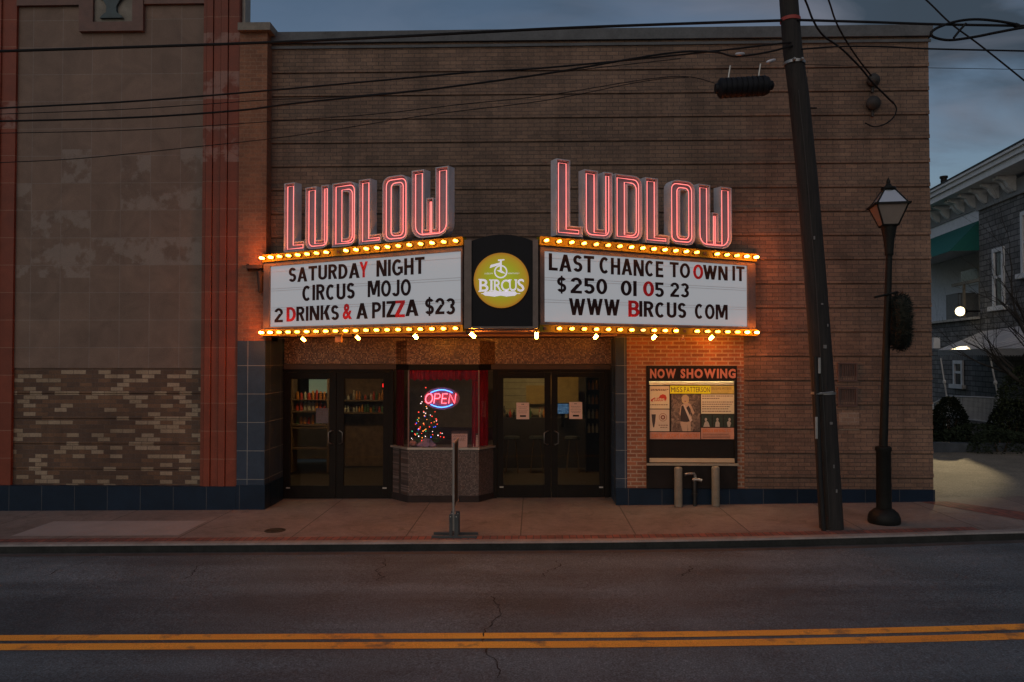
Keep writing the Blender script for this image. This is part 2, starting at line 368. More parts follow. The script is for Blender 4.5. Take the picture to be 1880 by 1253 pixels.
# road
b = NB('asphalt'); p = b.pos()
mpn = b.n('ShaderNodeMapping'); mpn.inputs['Scale'].default_value = (.10, 1.1, 1); b.l(p, mpn.inputs[0])
lane = b.noise(mpn.outputs[0], 1.3, 5, .55); patch = b.noise(p, .7, 6, .6, .6); grit = b.noise(p, 62, 3, .75); grit2 = b.noise(p, 21, 4, .7)
c = b.ramp(lane, [(.38, (.054, .074, .088)), (.62, (.100, .134, .154))])
c = b.mix(.8, c, b.ramp(patch, [(.32, .62), (.68, 1.25)]), 'MULTIPLY')
c = b.mix(1.0, c, b.ramp(grit, [(.3, .3), (.52, 1.0), (.70, 2.1)]), 'MULTIPLY')
c = b.mix(.6, c, b.ramp(grit2, [(.3, .6), (.7, 1.4)]), 'MULTIPLY')
vo = b.n('ShaderNodeTexVoronoi', feature='DISTANCE_TO_EDGE'); vo.inputs['Scale'].default_value = .42
wv = b.n('ShaderNodeVectorMath', operation='ADD'); nn = b.n('ShaderNodeTexNoise'); nn.inputs['Scale'].default_value = 2.2; nn.inputs['Detail'].default_value = 6; b.l(p, nn.inputs['Vector'])
b.l(p, wv.inputs[0]); b.l(nn.outputs['Color'], wv.inputs[1]); b.l(wv.outputs[0], vo.inputs['Vector'])
crk = b.math('LESS_THAN', vo.outputs['Distance'], .003); msk = b.math('GREATER_THAN', b.noise(p, .8, 3), .53)
c = b.mix(b.math('MULTIPLY', b.math('MULTIPLY', crk, msk), .45), c, (.02, .02, .02))
b.base(c); b.rough(b.math('ADD', .62, b.math('MULTIPLY', lane, .3))); b.bump(b.math('ADD', grit, grit2), .5, .006)
ASPH = b.m
mb = MB(); sheet(mb, -70, 70, -40, YC + .08, RZ, 4, 0, 1); road = struct(mb.build('road', ASPH))
# yellow centre lines, worn
b = NB('yellow_paint'); p = b.pos(); g = b.noise(p, 120, 2, .7); wn = b.noise(p, 3.5, 6, .65)
mpn = b.n('ShaderNodeMapping'); mpn.inputs['Scale'].default_value = (.25, 1, 1); b.l(p, mpn.inputs[0]); w2 = b.noise(mpn.outputs[0], 3, 4)
c = b.mix(1.0, b.ramp(w2, [(.3, (.82, .30, .035)), (.7, (1.0, .44, .05))]), b.ramp(g, [(.3, .6), (.7, 1.25)]), 'MULTIPLY')
c = b.mix(b.ramp(wn, [(.54, 0.0), (.70, .85)]), c, (.09, .075, .06)); b.base(c); b.rough(.7); b.bump(g, .4, .004)
for y0, y1 in ((7.14, 7.285), (6.905, 7.065)):
    mb = MB(); sheet(mb, -70, 70, y0, y1, RZ + .004, 4, 1, 1); mb.build('yellow_line', b.m, road)
TAR = M('crack_filler', (.022, .021, .021), .7)
def crack(px0, pts, wd):                # long cracks seen in the asphalt
    mb = MB(); q = [G(px0 + a, y, RZ) + Vector((0, 0, .004)) for a, y in pts]; fine_ = []
    for i in range(len(q) - 1):
        for j in range(6):
            t = j / 6; r = q[i].lerp(q[i + 1], t); fine_.append(r + Vector((random.uniform(-.03, .03), random.uniform(-.02, .02), 0)))
    for i in range(len(fine_) - 1):
        a, c_ = fine_[i], fine_[i + 1]; d = (c_ - a).normalized(); s_ = Vector((-d.y, d.x, 0)) * wd * random.uniform(.5, 1.2)
        mb.quad(a - s_, a + s_, c_ + s_, c_ - s_)
    mb.build('crack', TAR, road)
crack(0, [(903, 1095), (918, 1112), (914, 1135), (890, 1160), (886, 1185), (908, 1215), (921, 1253)], .0065)
crack(0, [(706, 1026), (705, 1040), (693, 1048), (702, 1060), (690, 1068)], .006)
crack(0, [(1024, 1030), (1026, 1042), (1004, 1050), (992, 1062)], .0055)
crack(0, [(370, 1035), (355, 1050), (340, 1066)], .005)
crack(0, [(160, 1032), (110, 1045), (80, 1060)], .005)
crack(0, [(1270, 1040), (1262, 1052), (1250, 1060)], .007)
# kerb with its granite edge
KERB = M('kerb_concrete', (.22, .205, .19), .85, var=.35, scale=4, bump=.5)
kf = MB(); mb = MB()
def kz(x): return gz(x) - max(0, min(1, (x - 6.6) / 1.6)) * .07
xs = [-60, -20, -10, -5, 0] + [i * .75 for i in range(1, 17)] + [20, 60]
for a, c_ in zip(xs[:-1], xs[1:]):
    A_, B_ = YC + yo(a), YC + yo(c_)
    mb.add([(a, A_, gz(a) + RZ - .1), (c_, B_, gz(c_) + RZ - .1), (c_, B_, kz(c_) - .02), (a, A_, kz(a) - .02), (a, A_ + .025, kz(a) + .003), (c_, B_ + .025, kz(c_) + .003), (c_, B_ + .15, kz(c_) + .003), (a, A_ + .15, kz(a) + .003)],
           [(3, 2, 5, 4), (4, 5, 6, 7)])
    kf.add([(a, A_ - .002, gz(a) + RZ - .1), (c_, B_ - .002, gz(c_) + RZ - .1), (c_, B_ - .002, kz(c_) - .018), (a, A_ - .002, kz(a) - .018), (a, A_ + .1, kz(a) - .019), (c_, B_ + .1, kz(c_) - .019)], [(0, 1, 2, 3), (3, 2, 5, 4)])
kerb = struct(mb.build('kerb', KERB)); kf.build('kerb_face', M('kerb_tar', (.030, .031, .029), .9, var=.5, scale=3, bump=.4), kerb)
mb = MB(); sheet(mb, -60, 60, YC - .16, YC - .0, RZ + .003, 4, 1, 1); struct(mb.build('gutter', M('gutter_grime', (.06, .056, .054), .8, var=.45, scale=3)))
# pavement: slabs with scored joints
b = NB('pavement_concrete'); p = b.pos(); sp = b.n('ShaderNodeSeparateXYZ'); b.l(p, sp.inputs[0])
jx = b.math('ABSOLUTE', b.math('SUBTRACT', b.math('FRACT', b.math('DIVIDE', b.math('ADD', sp.outputs[0], 1.79 + 1.61 * 10.5), 1.61)), .5))
joint = b.math('LESS_THAN', jx, .0055)
cell = b.math('FLOOR', b.math('DIVIDE', b.math('ADD', sp.outputs[0], 1.79 + 1.61 * 10), 1.61))
wn = b.n('ShaderNodeTexWhiteNoise', noise_dimensions='1D'); b.l(cell, wn.inputs['W'])
big = b.noise(p, 1.1, 6, .62, .5); fine = b.noise(p, 90, 2, .7); mid = b.noise(p, 9, 5, .65)
c = b.ramp(big, [(.28, (.125, .105, .092)), (.72, (.205, .178, .158))])
c = b.mix(.5, c, b.ramp(wn.outputs[0], [(0, .82), (1, 1.12)]), 'MULTIPLY')
c = b.mix(1.0, c, b.ramp(fine, [(.3, .75), (.7, 1.25)]), 'MULTIPLY'); c = b.mix(.7, c, b.ramp(mid, [(.3, .75), (.66, 1.12)]), 'MULTIPLY')
gum = b.n('ShaderNodeTexVoronoi'); gum.inputs['Scale'].default_value = 2.6; gum.inputs['Randomness'].default_value = 1; b.l(p, gum.inputs['Vector'])
c = b.mix(b.math('MULTIPLY', b.math('LESS_THAN', gum.outputs['Distance'], b.math('MULTIPLY', mid, .085)), .55), c, (.035, .03, .028))
c = b.mix(b.ramp(b.noise(p, 2.6, 7, .7, 1.0), [(.54, 0.0), (.66, .5)]), c, (.075, .06, .05))
c = b.mix(b.math('MULTIPLY', joint, .8), c, (.04, .035, .03)); b.base(c); b.rough(.85)
b.bump(b.math('SUBTRACT', fine, b.math('MULTIPLY', joint, 3)), .4, .004)
CONC = b.m
mb = MB(); sheet(mb, -60, 6.9, YC + .15, 22, 0, 3, 1, 0)
cx_ = [6.9, 7.5, 8.25, 9, 9.75, 10.5, 11.25, 12, 20, 60]
for a, c_ in zip(cx_[:-1], cx_[1:]):
    mb.quad((a, YC + .15 + yo(a), kz(a)), (c_, YC + .15 + yo(c_), kz(c_)), (c_, max(11.3, YC + .3 + yo(c_)), gz(c_)), (a, max(11.3, YC + .3 + yo(a)), gz(a))); mb.quad((a, max(11.3, YC + .3 + yo(a)), gz(a)), (c_, max(11.3, YC + .3 + yo(c_)), gz(c_)), (c_, max(13.2, YC + .31 + yo(c_)), gz(c_)), (a, max(13.2, YC + .31 + yo(a)), gz(a)))
pave = struct(mb.build('pavement', CONC))
mb = MB(); a = G(20, 985); d = G(325, 985); e = G(330, 957); sheet(mb, a.x, d.x, a.y, e.y, .004)
mb.build('new_slab', M('new_concrete', (.27, .25, .235), .85, var=.14, scale=3, bump=.3), pave)
PAVER = BRICK('paver_brick', (.20, .062, .045), (.13, .05, .04), (.07, .05, .045), .2, .1, .006, .4)
b = NB('paver_flat'); v = b.n('ShaderNodeMapping'); v.inputs['Rotation'].default_value = (0, 0, R(90)); b.l(b.pos(), v.inputs[0])
x = brick(b, v.outputs[0], (.21, .075, .055), (.13, .055, .045), (.06, .045, .04), .2, .1, .008)
c = b.mix(.8, x.outputs['Color'], b.ramp(b.noise(b.pos(), 4, 5, .6), [(.3, .6), (.7, 1.25)]), 'MULTIPLY'); b.base(c); b.rough(.85); b.bump(b.math('SUBTRACT', 1.0, x.outputs['Fac']), .5, .005)
PAV2 = b.m
mb = MB(); sheet(mb, -60, 6.2, YC + .155, YC + .36, .004, 3, 1, 1)
mb.build('brick_strip', PAV2, pave)
mb = MB()
for i in range(8):                      # red band running back from the kerb to the wall corner
    y0_, y1_ = 11.3 + 1.55 * i / 8, 11.3 + 1.55 * (i + 1) / 8; e = lambda y: (7.95 - (y - 11.3) * .72, 7.55 - (y - 11.3) * .52)
    (a, a2), (c_, c2) = e(y0_), e(y1_); q_ = lambda x, y: (x, y, gz(x) + .005); mb.quad(q_(a2 - .35, y0_), q_(a, y0_), q_(c_, y1_), q_(c2 - .35, y1_))
mb.build('brick_strip', PAV2, pave)
# driveway and yard beyond the theatre
b = NB('gravel_drive'); p = b.pos(); c = b.ramp(b.noise(p, 1.2, 6, .65), [(.3, (.17, .15, .12)), (.7, (.30, .265, .21))])
c = b.mix(1.0, c, b.ramp(b.noise(p, 30, 4, .7), [(.3, .55), (.7, 1.35)]), 'MULTIPLY'); b.base(c); b.rough(.9); b.bump(b.noise(p, 30, 4, .7), .7, .02)
mb = MB(); sheet(mb, 6.6, 60, 13.2, 19.0, 0, 2); struct(mb.build('driveway', b.m))
mb = MB(); sheet(mb, 6.6, 60, 19.0, 120, .02, 2); sheet(mb, -70, 6.6, 22, 120, .02, 2)
struct(mb.build('yard_ground', M('yard_grass', (.035, .045, .022), .95, var=.5, scale=3, bump=.8)))
mb = MB(); sheet(mb, -70, 70, -200, -40, RZ, 2); struct(mb.build('ground', M('far_ground', (.09, .085, .08), .9)))
mb = MB(); mb.prism([(7.0, 19.0), (40, 16.6), (40, 16.85), (7.0, 19.25)], -.1, .42)
o = mb.build('garden_wall', M('bluestone', (.062, .074, .09), .85, var=.4, bump=.5)); tag(o, 'low dark bluish kerb wall along the far side of the gravel driveway', 'wall')

# ------------------------------------------------------------------ brick theatre front
BR = BRICK('brown_brick', (.238, .148, .100), (.165, .106, .076), (.085, .065, .054), soot=.5)
RB = BRICK('red_brick', (.36, .135, .065), (.22, .085, .045), (.37, .27, .19), ms=.011, soot=.3)
BLUE = None
def TILE(name, c1, c2, grout, w_, h_, ox=0, oz=0, rough=.3, ms=.005, worn=None, bump=.3):
    if name in MATS: return MATS[name]
    b = NB(name); v = wallvec(b, ox, oz); x = brick(b, v, c1, c2, grout, w_, h_, ms, 0.0, smooth=.2); c = x.outputs['Color']; p = b.pos()
    n = b.noise(p, 2.2, 6, .65, .8); c = b.mix(.75, c, b.ramp(n, [(.3, .72), (.7, 1.2)]), 'MULTIPLY')
    if worn:
        col, z0, z1 = worn; m1 = b.ramp(b.noise(p, 2.3, 7, .6, .5), [(.57, 0.0), (.60, 1.0)])
        sz = b.n('ShaderNodeSeparateXYZ'); b.l(p, sz.inputs[0]); m2 = b.n('ShaderNodeMapRange'); m2.inputs[1].default_value = z0; m2.inputs[2].default_value = z1; b.l(sz.outputs[2], m2.inputs[0])
        xt = brick(b, v, (0, 0, 0), (1, 1, 1), (0, 0, 0), w_, h_, ms, 0.0); tl = b.math('GREATER_THAN', xt.outputs['Color'], .52); m1 = b.math('MULTIPLY', b.ramp(b.noise(p, 3.1, 5, .6, .2), [(.46, 0.0), (.54, 1.0)]), tl)
        m3 = b.math('LESS_THAN', b.math('ABSOLUTE', b.math('SUBTRACT', sz.outputs[2], (z0 + z1) / 2 + .4)), 1.1)
        c = b.mix(b.math('MULTIPLY', b.math('MULTIPLY', m1, m3), .30), c, col)
    c = b.mix(.6, c, b.ramp(b.noise(p, 60, 2, .6), [(.3, .8), (.7, 1.2)]), 'MULTIPLY')
    b.b.inputs['Specular IOR Level'].default_value = .22; b.base(c); b.rough(b.math('ADD', rough, b.math('MULTIPLY', n, .25))); b.bump(b.math('SUBTRACT', 1.0, x.outputs['Fac']), bump, .003)
    MATS[name] = b.m; return b.m
BLUE = TILE('blue_tile', (.034, .054, .084), (.027, .044, .07), (.22, .23, .22), .548, .475, .34, .02, .22)
NAVY = TILE('navy_tile', (.007, .020, .042), (.005, .016, .033), (.07, .075, .08), .56, .9, .1, .45, .3)
XL, XR = X(487, YM), X(1711, YM)
ZT = Z(1700, 66, YM) - .02                    # top of the brick
XJ, XI = X(1130, YM), X(1366, YM)
theatre = thing('theatre_building', 'brown brick theatre front with dark coping, recessed doors and blue tiled base', 'building', (1.0, YM, 0))
def banded(mb, x0, x1, z0, z1, yw=YM, yb=YM + .4, step=.405):     # wall whose every sixth course stands over a deep raked joint
    zs = []; z = ZT - .5
    while z > z0 + .1: zs.append(z); z -= step
    prof = [(yw, z1)]
    for z in zs:
        if z < z1 - .1: prof += [(yw, z + .066), (yw - .016, z + .066), (yw - .016, z), (yw + .018, z), (yw + .018, z - .015), (yw, z - .015)]
    prof += [(yw, z0), (yb, z0), (yb, z1)]
    k = len(prof); vs = [(xx, y, z) for xx in (x0, x1) for y, z in prof]
    mb.add(vs, [tuple(range(k)), tuple(range(k, 2 * k))[::-1]] + [(i, k + i, k + (i + 1) % k, (i + 1) % k) for i in range(k)])
ZS = 2.84                                      # underside of the brick above the entrance
mb = MB(); banded(mb, XL, XI, ZS, ZT); banded(mb, XI, XR, -.1, ZT)
mb.box((XL - 1, YM + .4, 3.3), (XL, YM + 12, ZT)); mb.box((XR - .35, YM + .4, -.1), (XR, YM + 14, ZT - .3)); mb.build('brick_wall', BR, theatre)
mb = MB(); mb.box((XJ + .19, YM + .02, .27), (XI, YM + .4, ZS)); mb.build('infill_wall', RB, theatre)
mb = MB(); mb.box((XJ, YM + .012, -.1), (XJ + .19, YM + .4, ZS)); mb.box((XJ - .01, YM + .4, -.1), (XJ + .19, YD + .4, ZS)); mb.build('tile_jamb', BLUE, theatre)
mb = MB(); mb.box((XJ - .002, YM - .03, -.2), (XR + .01, YM + .019, .30)); mb.build('tile_base', NAVY, theatre)
COP = M('coping_stone', (.105, .11, .115), .8, var=.35, scale=3, bump=.4)
mb = MB(); mb.box((XL, YM - .06, ZT), (XR + .05, YM + .5, ZT + .19)); mb.box((XL, YM - .03, ZT - .09), (XR + .03, YM, ZT - .045)); mb.build('coping', COP, theatre)
# pilaster between the two buildings
xp0, xp1 = X(436, YP), X(487, YP); zpt = Z(460, 60, YP)
ztile = Z(460, 626, YP)
mb = MB(); mb.box((xp0, YP, ztile), (xp1, YM + .4, zpt)); mb.build('pilaster', BRICK('pilaster_brick', (.27, .118, .062), (.19, .085, .048), (.24, .135, .085), ms=.007, soot=.35), theatre)
mb = MB(); mb.box((xp0, YP - .004, -.1), (xp1 - .0, YP + .3, ztile)); mb.box((xp1 - .1, YP + .3, -.1), (xp1 + .0, YD + .3, ZS)); mb.build('tile_jamb', BLUE, theatre)
mb = MB(); mb.box((xp0, YP - .025, -.2), (xp1 + .015, YP + .25, .36)); mb.box((xp1 - .05, YP + .25, -.2), (xp1 + .02, YD - .02, .36)); mb.build('tile_base', NAVY, theatre)
mb = MB(); mb.box((xp0, YP - .1, zpt), (xp1 + .08, YM + .5, zpt + .13)); mb.build('coping', M('pilaster_cap', (.20, .18, .15), .8, var=.35, bump=.4), theatre)
# two louvred vents and a bricked-up patch
VENT = M('vent_metal', (.10, .065, .055), .6, var=.3)
for (x0, y0, x1, y1) in ((1537, 666, 1573, 701), (1537, 711, 1573, 747)):
    a, c_ = P(x0, y1, YM), P(x1, y0, YM); mb = MB()
    mb.box((a.x, YM - .03, a.z), (a.x + .03, YM, c_.z)); mb.box((c_.x - .03, YM - .03, a.z), (c_.x, YM, c_.z)); mb.box((a.x + .03, YM - .03, a.z), (c_.x - .03, YM, a.z + .03)); mb.box((a.x + .03, YM - .03, c_.z - .03), (c_.x - .03, YM, c_.z))
    mb.box((a.x + .03, YM - .004, a.z + .03), (c_.x - .03, YM - .0015, c_.z - .03))
    k = 7
    for i in range(k):
        xx = a.x + .05 + (c_.x - a.x - .1) * i / (k - 1); mb.box((xx - .006, YM - .022, a.z + .03), (xx + .006, YM - .006, c_.z - .03))
    mb.build('vent', VENT, theatre)
a, c_ = P(1540, 790, YM), P(1577, 757, YM); mb = MB(); mb.box((a.x, YM - .006, a.z), (c_.x, YM, c_.z)); mb.build('brick_patch', BRICK('patch_brick', (.30, .21, .15), (.22, .15, .11), (.28, .24, .2), soot=.3), theatre)
# entrance: mosaic frieze, dark lintel, soffit
def MOSA(name, cols, sz=.022, oz=0):
    if name in MATS: return MATS[name]
    b = NB(name); v = wallvec(b, 0, oz); x = brick(b, v, (0, 0, 0), (1, 1, 1), (.5, .5, .5), sz, sz, .0022, 0.0)
    c = b.ramp(x.outputs['Color'], cols, True); c = b.mix(x.outputs['Fac'], c, (.035, .03, .027)); b.base(c); b.rough(.3); b.bump(b.math('SUBTRACT', 1.0, x.outputs['Fac']), .4, .002)
    MATS[name] = b.m; return b.m
MOS = MOSA('mosaic_brown', [(0, (.14, .06, .03)), (.3, (.30, .14, .07)), (.55, (.46, .25, .13)), (.8, (.20, .10, .065)), (.92, (.58, .38, .23))])
MOSD = MOSA('mosaic_dark', [(0, (.075, .06, .056)), (.35, (.12, .097, .09)), (.7, (.17, .14, .13)), (.9, (.055, .045, .045))])
xl, xr = xp1 + .02, XJ - .01
zf0, zf1 = Z(800, 668, YD), Z(800, 628, YD)
DARK = M('bronze_black', (.010, .009, .0085), .45, var=.3)
mb = MB(); mb.box((xl, YD - .02, zf0), (xr, YD + .3, ZS)); mb.build('mosaic_frieze', MOS, theatre)
mb = MB(); a = X(748, YD - .3); c_ = X(881, YD - .3); mb.prism([(a - .25, YD - .02), (a, YD - .36), (c_, YD - .36), (c_ + .25, YD - .02)], zf0 - .01, ZS - .06); mb.build('mosaic_canopy', MOS, theatre)
mb = MB(); mb.box((xl, YD - .05, zf0 - .1), (xr, YD + .3, zf0 - .011)); mb.build('lintel', M('lintel_brown', (.075, .05, .04), .6), theatre)
mb = MB(); mb.box((xl, YM - .3, ZS + .001), (xr + .0, YD - .021, ZS + .04)); mb.build('soffit', M('soffit_paint', (.36, .20, .15), .7, var=.2), theatre)
# doors
FR = M('door_bronze', (.010, .009, .008), .5, var=.3)
DG = GLASS('door_glass', (.80, .82, .78), .022)
zd0 = Z(620, 915, YD); zd1 = zf0 - .1
def double_door(x0, x1, glasses):
    X0, X1 = X(x0, YD), X(x1, YD); g0 = gz(X0)
    mb = MB(); mb.box((X0, YD - .02, g0), (X0 + .07, YD + .12, zd1)); mb.box((X1 - .07, YD - .02, g0), (X1, YD + .12, zd1)); mb.box((X0 + .07, YD - .02, zd1 - .05), (X1 - .07, YD + .12, zd1))
    mb.build('door_frame', FR, theatre); mid = (X(glasses[0][1], YD) + X(glasses[1][0], YD)) / 2
    for i, (gx0, gx1, gy0, gy1) in enumerate(glasses):
        l, r = (X0 + .075, mid - .004) if i == 0 else (mid + .004, X1 - .075)
        a, c_ = P(gx0, gy1, YD), P(gx1, gy0, YD); bt = gz(X0) + .012; tp = zd1 - .055
        mb = MB(); mb.box((l, YD, bt), (a.x, YD + .05, tp)); mb.box((c_.x, YD, bt), (r, YD + .05, tp)); mb.box((a.x, YD, bt), (c_.x, YD + .05, a.z)); mb.box((a.x, YD, c_.z), (c_.x, YD + .05, tp))
        d = mb.build('door', FR, theatre, bevel=.003)
        mb = MB(); mb.box((a.x - .005, YD + .02, a.z - .005), (c_.x + .005, YD + .028, c_.z + .005)); mb.build('glass', DG, d)
        hx = mid - .055 if i == 0 else mid + .055; s_ = -1 if i == 0 else 1; z0, z1 = Z(620, 815, YD), Z(620, 791, YD)
        mb = MB(); mb.tube([(hx, YD, z0), (hx + s_ * .02, YD - .04, z0), (hx + s_ * .07, YD - .055, z0 + .03), (hx + s_ * .07, YD - .055, z1 - .03), (hx + s_ * .02, YD - .04, z1), (hx, YD, z1)], .011, 8)
        mb.build('handle', M('handle_steel', (.16, .15, .14), .35, .9), d, True)
        mb = MB(); hx2 = a.x - .03 if i == 0 else c_.x + .03; mb.box((hx2 - .035, YD - .012, a.z - .05), (hx2 + .035, YD, a.z - .028)); mb.build('pivot_plate', M('worn_alu', (.5, .48, .45), .4, .6), d)
double_door(513, 722, [(532, 605, 696, 892), (630.5, 703.7, 696, 892)])
double_door(905, 1117, [(924, 999.5, 695, 890.5), (1024, 1100, 693, 890.5)])
mb = MB(); mb.box((xl, YD + .121, 0), (X(513, YD), YD + .2, zd1)); mb.build('side_panel', DARK, theatre); mb = MB(); mb.box((X(1117, YD), YD + .03, 0), (xr, YD + .2, zd1)); mb.build('side_panel', DARK, theatre); mb = MB()
# lobby behind the doors
LW = M('lobby_wall', (.20, .15, .11), .8)
mb = MB(); mb.box((xl - 2.4, 18.6, 0), (xr + .8, 18.7, 3.2)); mb.box((xl - 2.5, YD + .3, 0), (xl - 2.4, 18.6, 3.2)); mb.box((xl - 2.4, YD + .302, 0), (xl - .42, YD + .4, 3.2)); mb.box((xr + .8, YD + .41, 0), (xr + .9, 18.6, 3.2)); mb.build('lobby_wall', LW, theatre)
mb = MB(); mb.box((xl - 2.4, YD + .401, 2.75), (xr + .8, 18.6, 2.85)); mb.build('lobby_ceiling', M('lobby_ceiling_paint', (.35, .32, .27), .8), theatre)
mb = MB(); sheet(mb, xl - 2.4, xr + .8, YD + .1, 18.6, .006); mb.build('lobby_floor', M('lobby_floor', (.07, .05, .04), .5), theatre)

# ------------------------------------------------------------------ terracotta building on the left
tb = thing('terracotta_building', 'cream and red terracotta tile front with chequered brick below', 'building', (-7, YP, 0))
zbase = Z(200, 892.5, YP); zbrick = Z(200, 676, YP + .08)
xa, xb, xc = X(20, YP), X(368, YP), xp0
PANEL = TILE('terracotta_cream', (.200, .138, .106), (.168, .118, .092), (.22, .175, .15), .515, .468, .46, -.32, .55, .006, ((.36, .32, .285), 3.9, 5.2), .35)
mb = MB(); mb.box((xa - .02, YP + .08, zbrick), (xb + .02, YP + .5, 11)); mb.build('terracotta_panel', PANEL, tb)
CHK = BRICK('chequer_brick', 0, 0, (.10, .075, .06), .215, .0712, .004, .4, 0, [(0, (.115, .066, .040)), (.3, (.155, .085, .048)), (.5, (.095, .056, .037)), (.72, (.29, .215, .14)), (.88, (.33, .25, .17))])
mb = MB(); zs = zbrick
prof = []
z = zbrick; k = 0
while z > zbase + .05:
    z2 = max(z - .427, zbase); prof += [(YP + .09, z - .014), (YP + .09, z2)] if k else [(YP + .09, z), (YP + .09, z2)]
    prof += [(YP + .12, z2), (YP + .12, z2 - .014)] if z2 > zbase + .05 else []
    z = z2; k += 1
prof += [(YP + .5, zbase), (YP + .5, zbrick)]; k = len(prof)
mb.add([(xx, y, z) for xx in (xa - .02, xb + .02) for y, z in prof], [tuple(range(k)), tuple(range(k, 2 * k))[::-1]] + [(i, k + i, k + (i + 1) % k, (i + 1) % k) for i in range(k)])
mb.build('chequer_panel', CHK, tb)
REDT = TILE('terracotta_red', (.21, .052, .030), (.16, .043, .026), (.26, .13, .09), 5, .468, 0, -.32, .38, .006, ((.4, .3, .26), 5, 8))
mb = MB(); ztop = 11
ed = [X(q, YP) for q in (368, 373.5, 386, 400, 413.5, 434)] + [xc]
for i in range(6):
    a, c_ = ed[i], ed[i + 1]; g = .012
    mb.box((a + (g if i else 0), YP - (.0 if i in (0, 5) else .0) + (.0 if i % 2 else .02), zbase), (c_ - (0 if i == 5 else .0), YP + .12, ztop))
mb.box((xb, YP + .121, zbase), (xc, YP + .35, ztop)); mb.build('red_pilaster', REDT, tb)
mb = MB(); mb.box((X(-160, YP), YP + .03, zbase), (xa, YP + .35, ztop)); mb.box((X(-160, YP), YP, zbase), (xa - .25, YP + .029, ztop)); mb.box((X(-120, YP), YP, zbase), (xa - .06, YP + .028, ztop)) if False else None; mb.build('red_pilaster', REDT, tb)
mb = MB(); mb.box((-16, YP, zbase), (X(-160, YP) - .002, YP + .35, ztop)); mb.build('terracotta_panel', PANEL, tb)
mb = MB(); mb.box((-16, YP - .03, -.4), (xc - .001, YP + .3, zbase)); mb.build('tile_base', NAVY, tb)
mb = MB(); mb.box((-16, YP + .501, -.2), (-7.7, YP + 9, 3.3)); mb.box((-16, YP + .501, 3.301), (XL - 1.02, YP + 9, 7.2)); mb.build('rear_wall', BR, tb)
mb = MB(); xq = X(441, YP); mb.box((xc + .001, YP + .1, zpt + .14), (xc + .05, YP + .34, ztop)); mb.build('cream_return', M('cream_tile', (.36, .32, .27), .6), tb)
# niche with an urn above the panel
FRM = M('niche_red', (.135, .075, .06), .6, var=.35); zn = Z(200, 57, YP)
mb = MB(); x0, x1 = X(137, YP), X(256, YP); mb.box((x0, YP + .0, zn), (x1, YP + .079, zn + .16)); mb.box((x0, YP, zn + .161), (X(163, YP), YP + .079, 10)); mb.box((X(236, YP), YP, zn + .161), (x1, YP + .079, 10))
mb.build('niche_frame', FRM, tb)
mb = MB(); mb.box((X(163, YP) + .001, YP + .05, zn + .162), (X(236, YP) - .001, YP + .078, 10)); mb.build('niche_back', M('niche_stone', (.19, .17, .14), .7, var=.4), tb)
mb = MB(); zc_ = Z(200, 33, YP); u = [(-.20, 0), (.20, 0), (.16, .05), (.09, .10), (.085, .2), (.14, .3), (.22, .36), (.25, .44), (.27, .7), (-.27, .7), (-.25, .44), (-.22, .36), (-.14, .3), (-.085, .2), (-.09, .10), (-.16, .05)]
mb.slab(Vector((X(197, YP), YP + .05, zc_)), UX, UZ, NF, u, 0, .05); mb.build('urn_relief', M('verdigris', (.045, .07, .078), .55, var=.4), tb)
mb = MB(); zb = Z(300, 6, YP); mb.box((xa, YP + .02, zb), (x0 - .001, YP + .079, zb + .10)); mb.build('string_course', FRM, tb); mb = MB(); mb.box((x1 + .001, YP + .02, zb), (xb, YP + .079, zb + .10)); mb.build('string_course', FRM, tb)
# ------------------------------------------------------------------ marquee
A = P(484, 610, 12.60); B = P(853, 602, 10.75); C = P(988, 602, 10.75); D = P(1387, 610, 12.72)
A.z = B.z = C.z = D.z = 0
ZB0, ZB1, ZT0, ZT1 = 2.855, 2.95, 4.08, 4.195
marquee = thing('marquee', 'lit V-shaped theatre marquee with bulb rows, white letter boards and neon name signs', 'marquee', (-.37, YM, 2.85))
GREY = M('marquee_paint', (.12, .105, .10), .55, var=.3, bump=.2)
EDGE = M('marquee_edge', (.16, .12, .10), .5, var=.3)
def frame_of(p, q):
    u = (q - p).normalized(); n = Vector((u.y, -u.x, 0)); return u, n, (q - p).length
UL, NL, LL = frame_of(A, B); UR, NR, LR = frame_of(C, D)
zc0, zc1 = Z(920, 600, 10.75), Z(920, 443, 10.75)
mb = MB(); plan = [(A + NL * -.05)[:2], (B + NL * -.05)[:2], (B.x + .02, B.y + .07), (C.x - .02, C.y + .07), (C + NR * -.05)[:2], (D + NR * -.05)[:2], (D.x, YM - .02), (A.x + .25, YM - .02)]
mb.prism(plan, 2.90, 4.12); mb.build('body', GREY, marquee)
mb = MB(); mb.prism([(p[0], p[1]) for p in plan], 2.872, 2.899); mb.build('soffit', M('marquee_soffit', (.42, .24, .18), .6, var=.2), marquee)
def hit(px, py, p, n):                  # sight line onto a board
    d = ray(px, py); t = (p - EYE).dot(n) / d.dot(n); return EYE + d * t
def uv(px, py, p, u, n): h = hit(px, py, p, n); return (h - p).dot(u), h.z
TRAY = M('tray_yellow', (.17, .14, .006), .7, var=.25, scale=10)
def BULB(name, col, s): return EM(name, col, s)
BMS = [EM('bulb_glass_%d' % i, (1.0, .25, .018), s_) for i, s_ in enumerate((36.0, 46.0, 56.0))]; BMX = EM('bulb_boosted', (1.0, .19, .018), 175.0); DIM = EM('bulb_dim', (1.0, .4, .1), 5.0)  # end bulbs are boosted to strengthen the glow on the walls beside them
SOCK = M('socket', (.10, .06, .04), .5)
WHITE = EM('board_glow', (.93, .97, 1.03), .29); WHITE.node_tree.nodes['Principled BSDF'].inputs['Base Color'].default_value = (.05, .05, .055, 1)
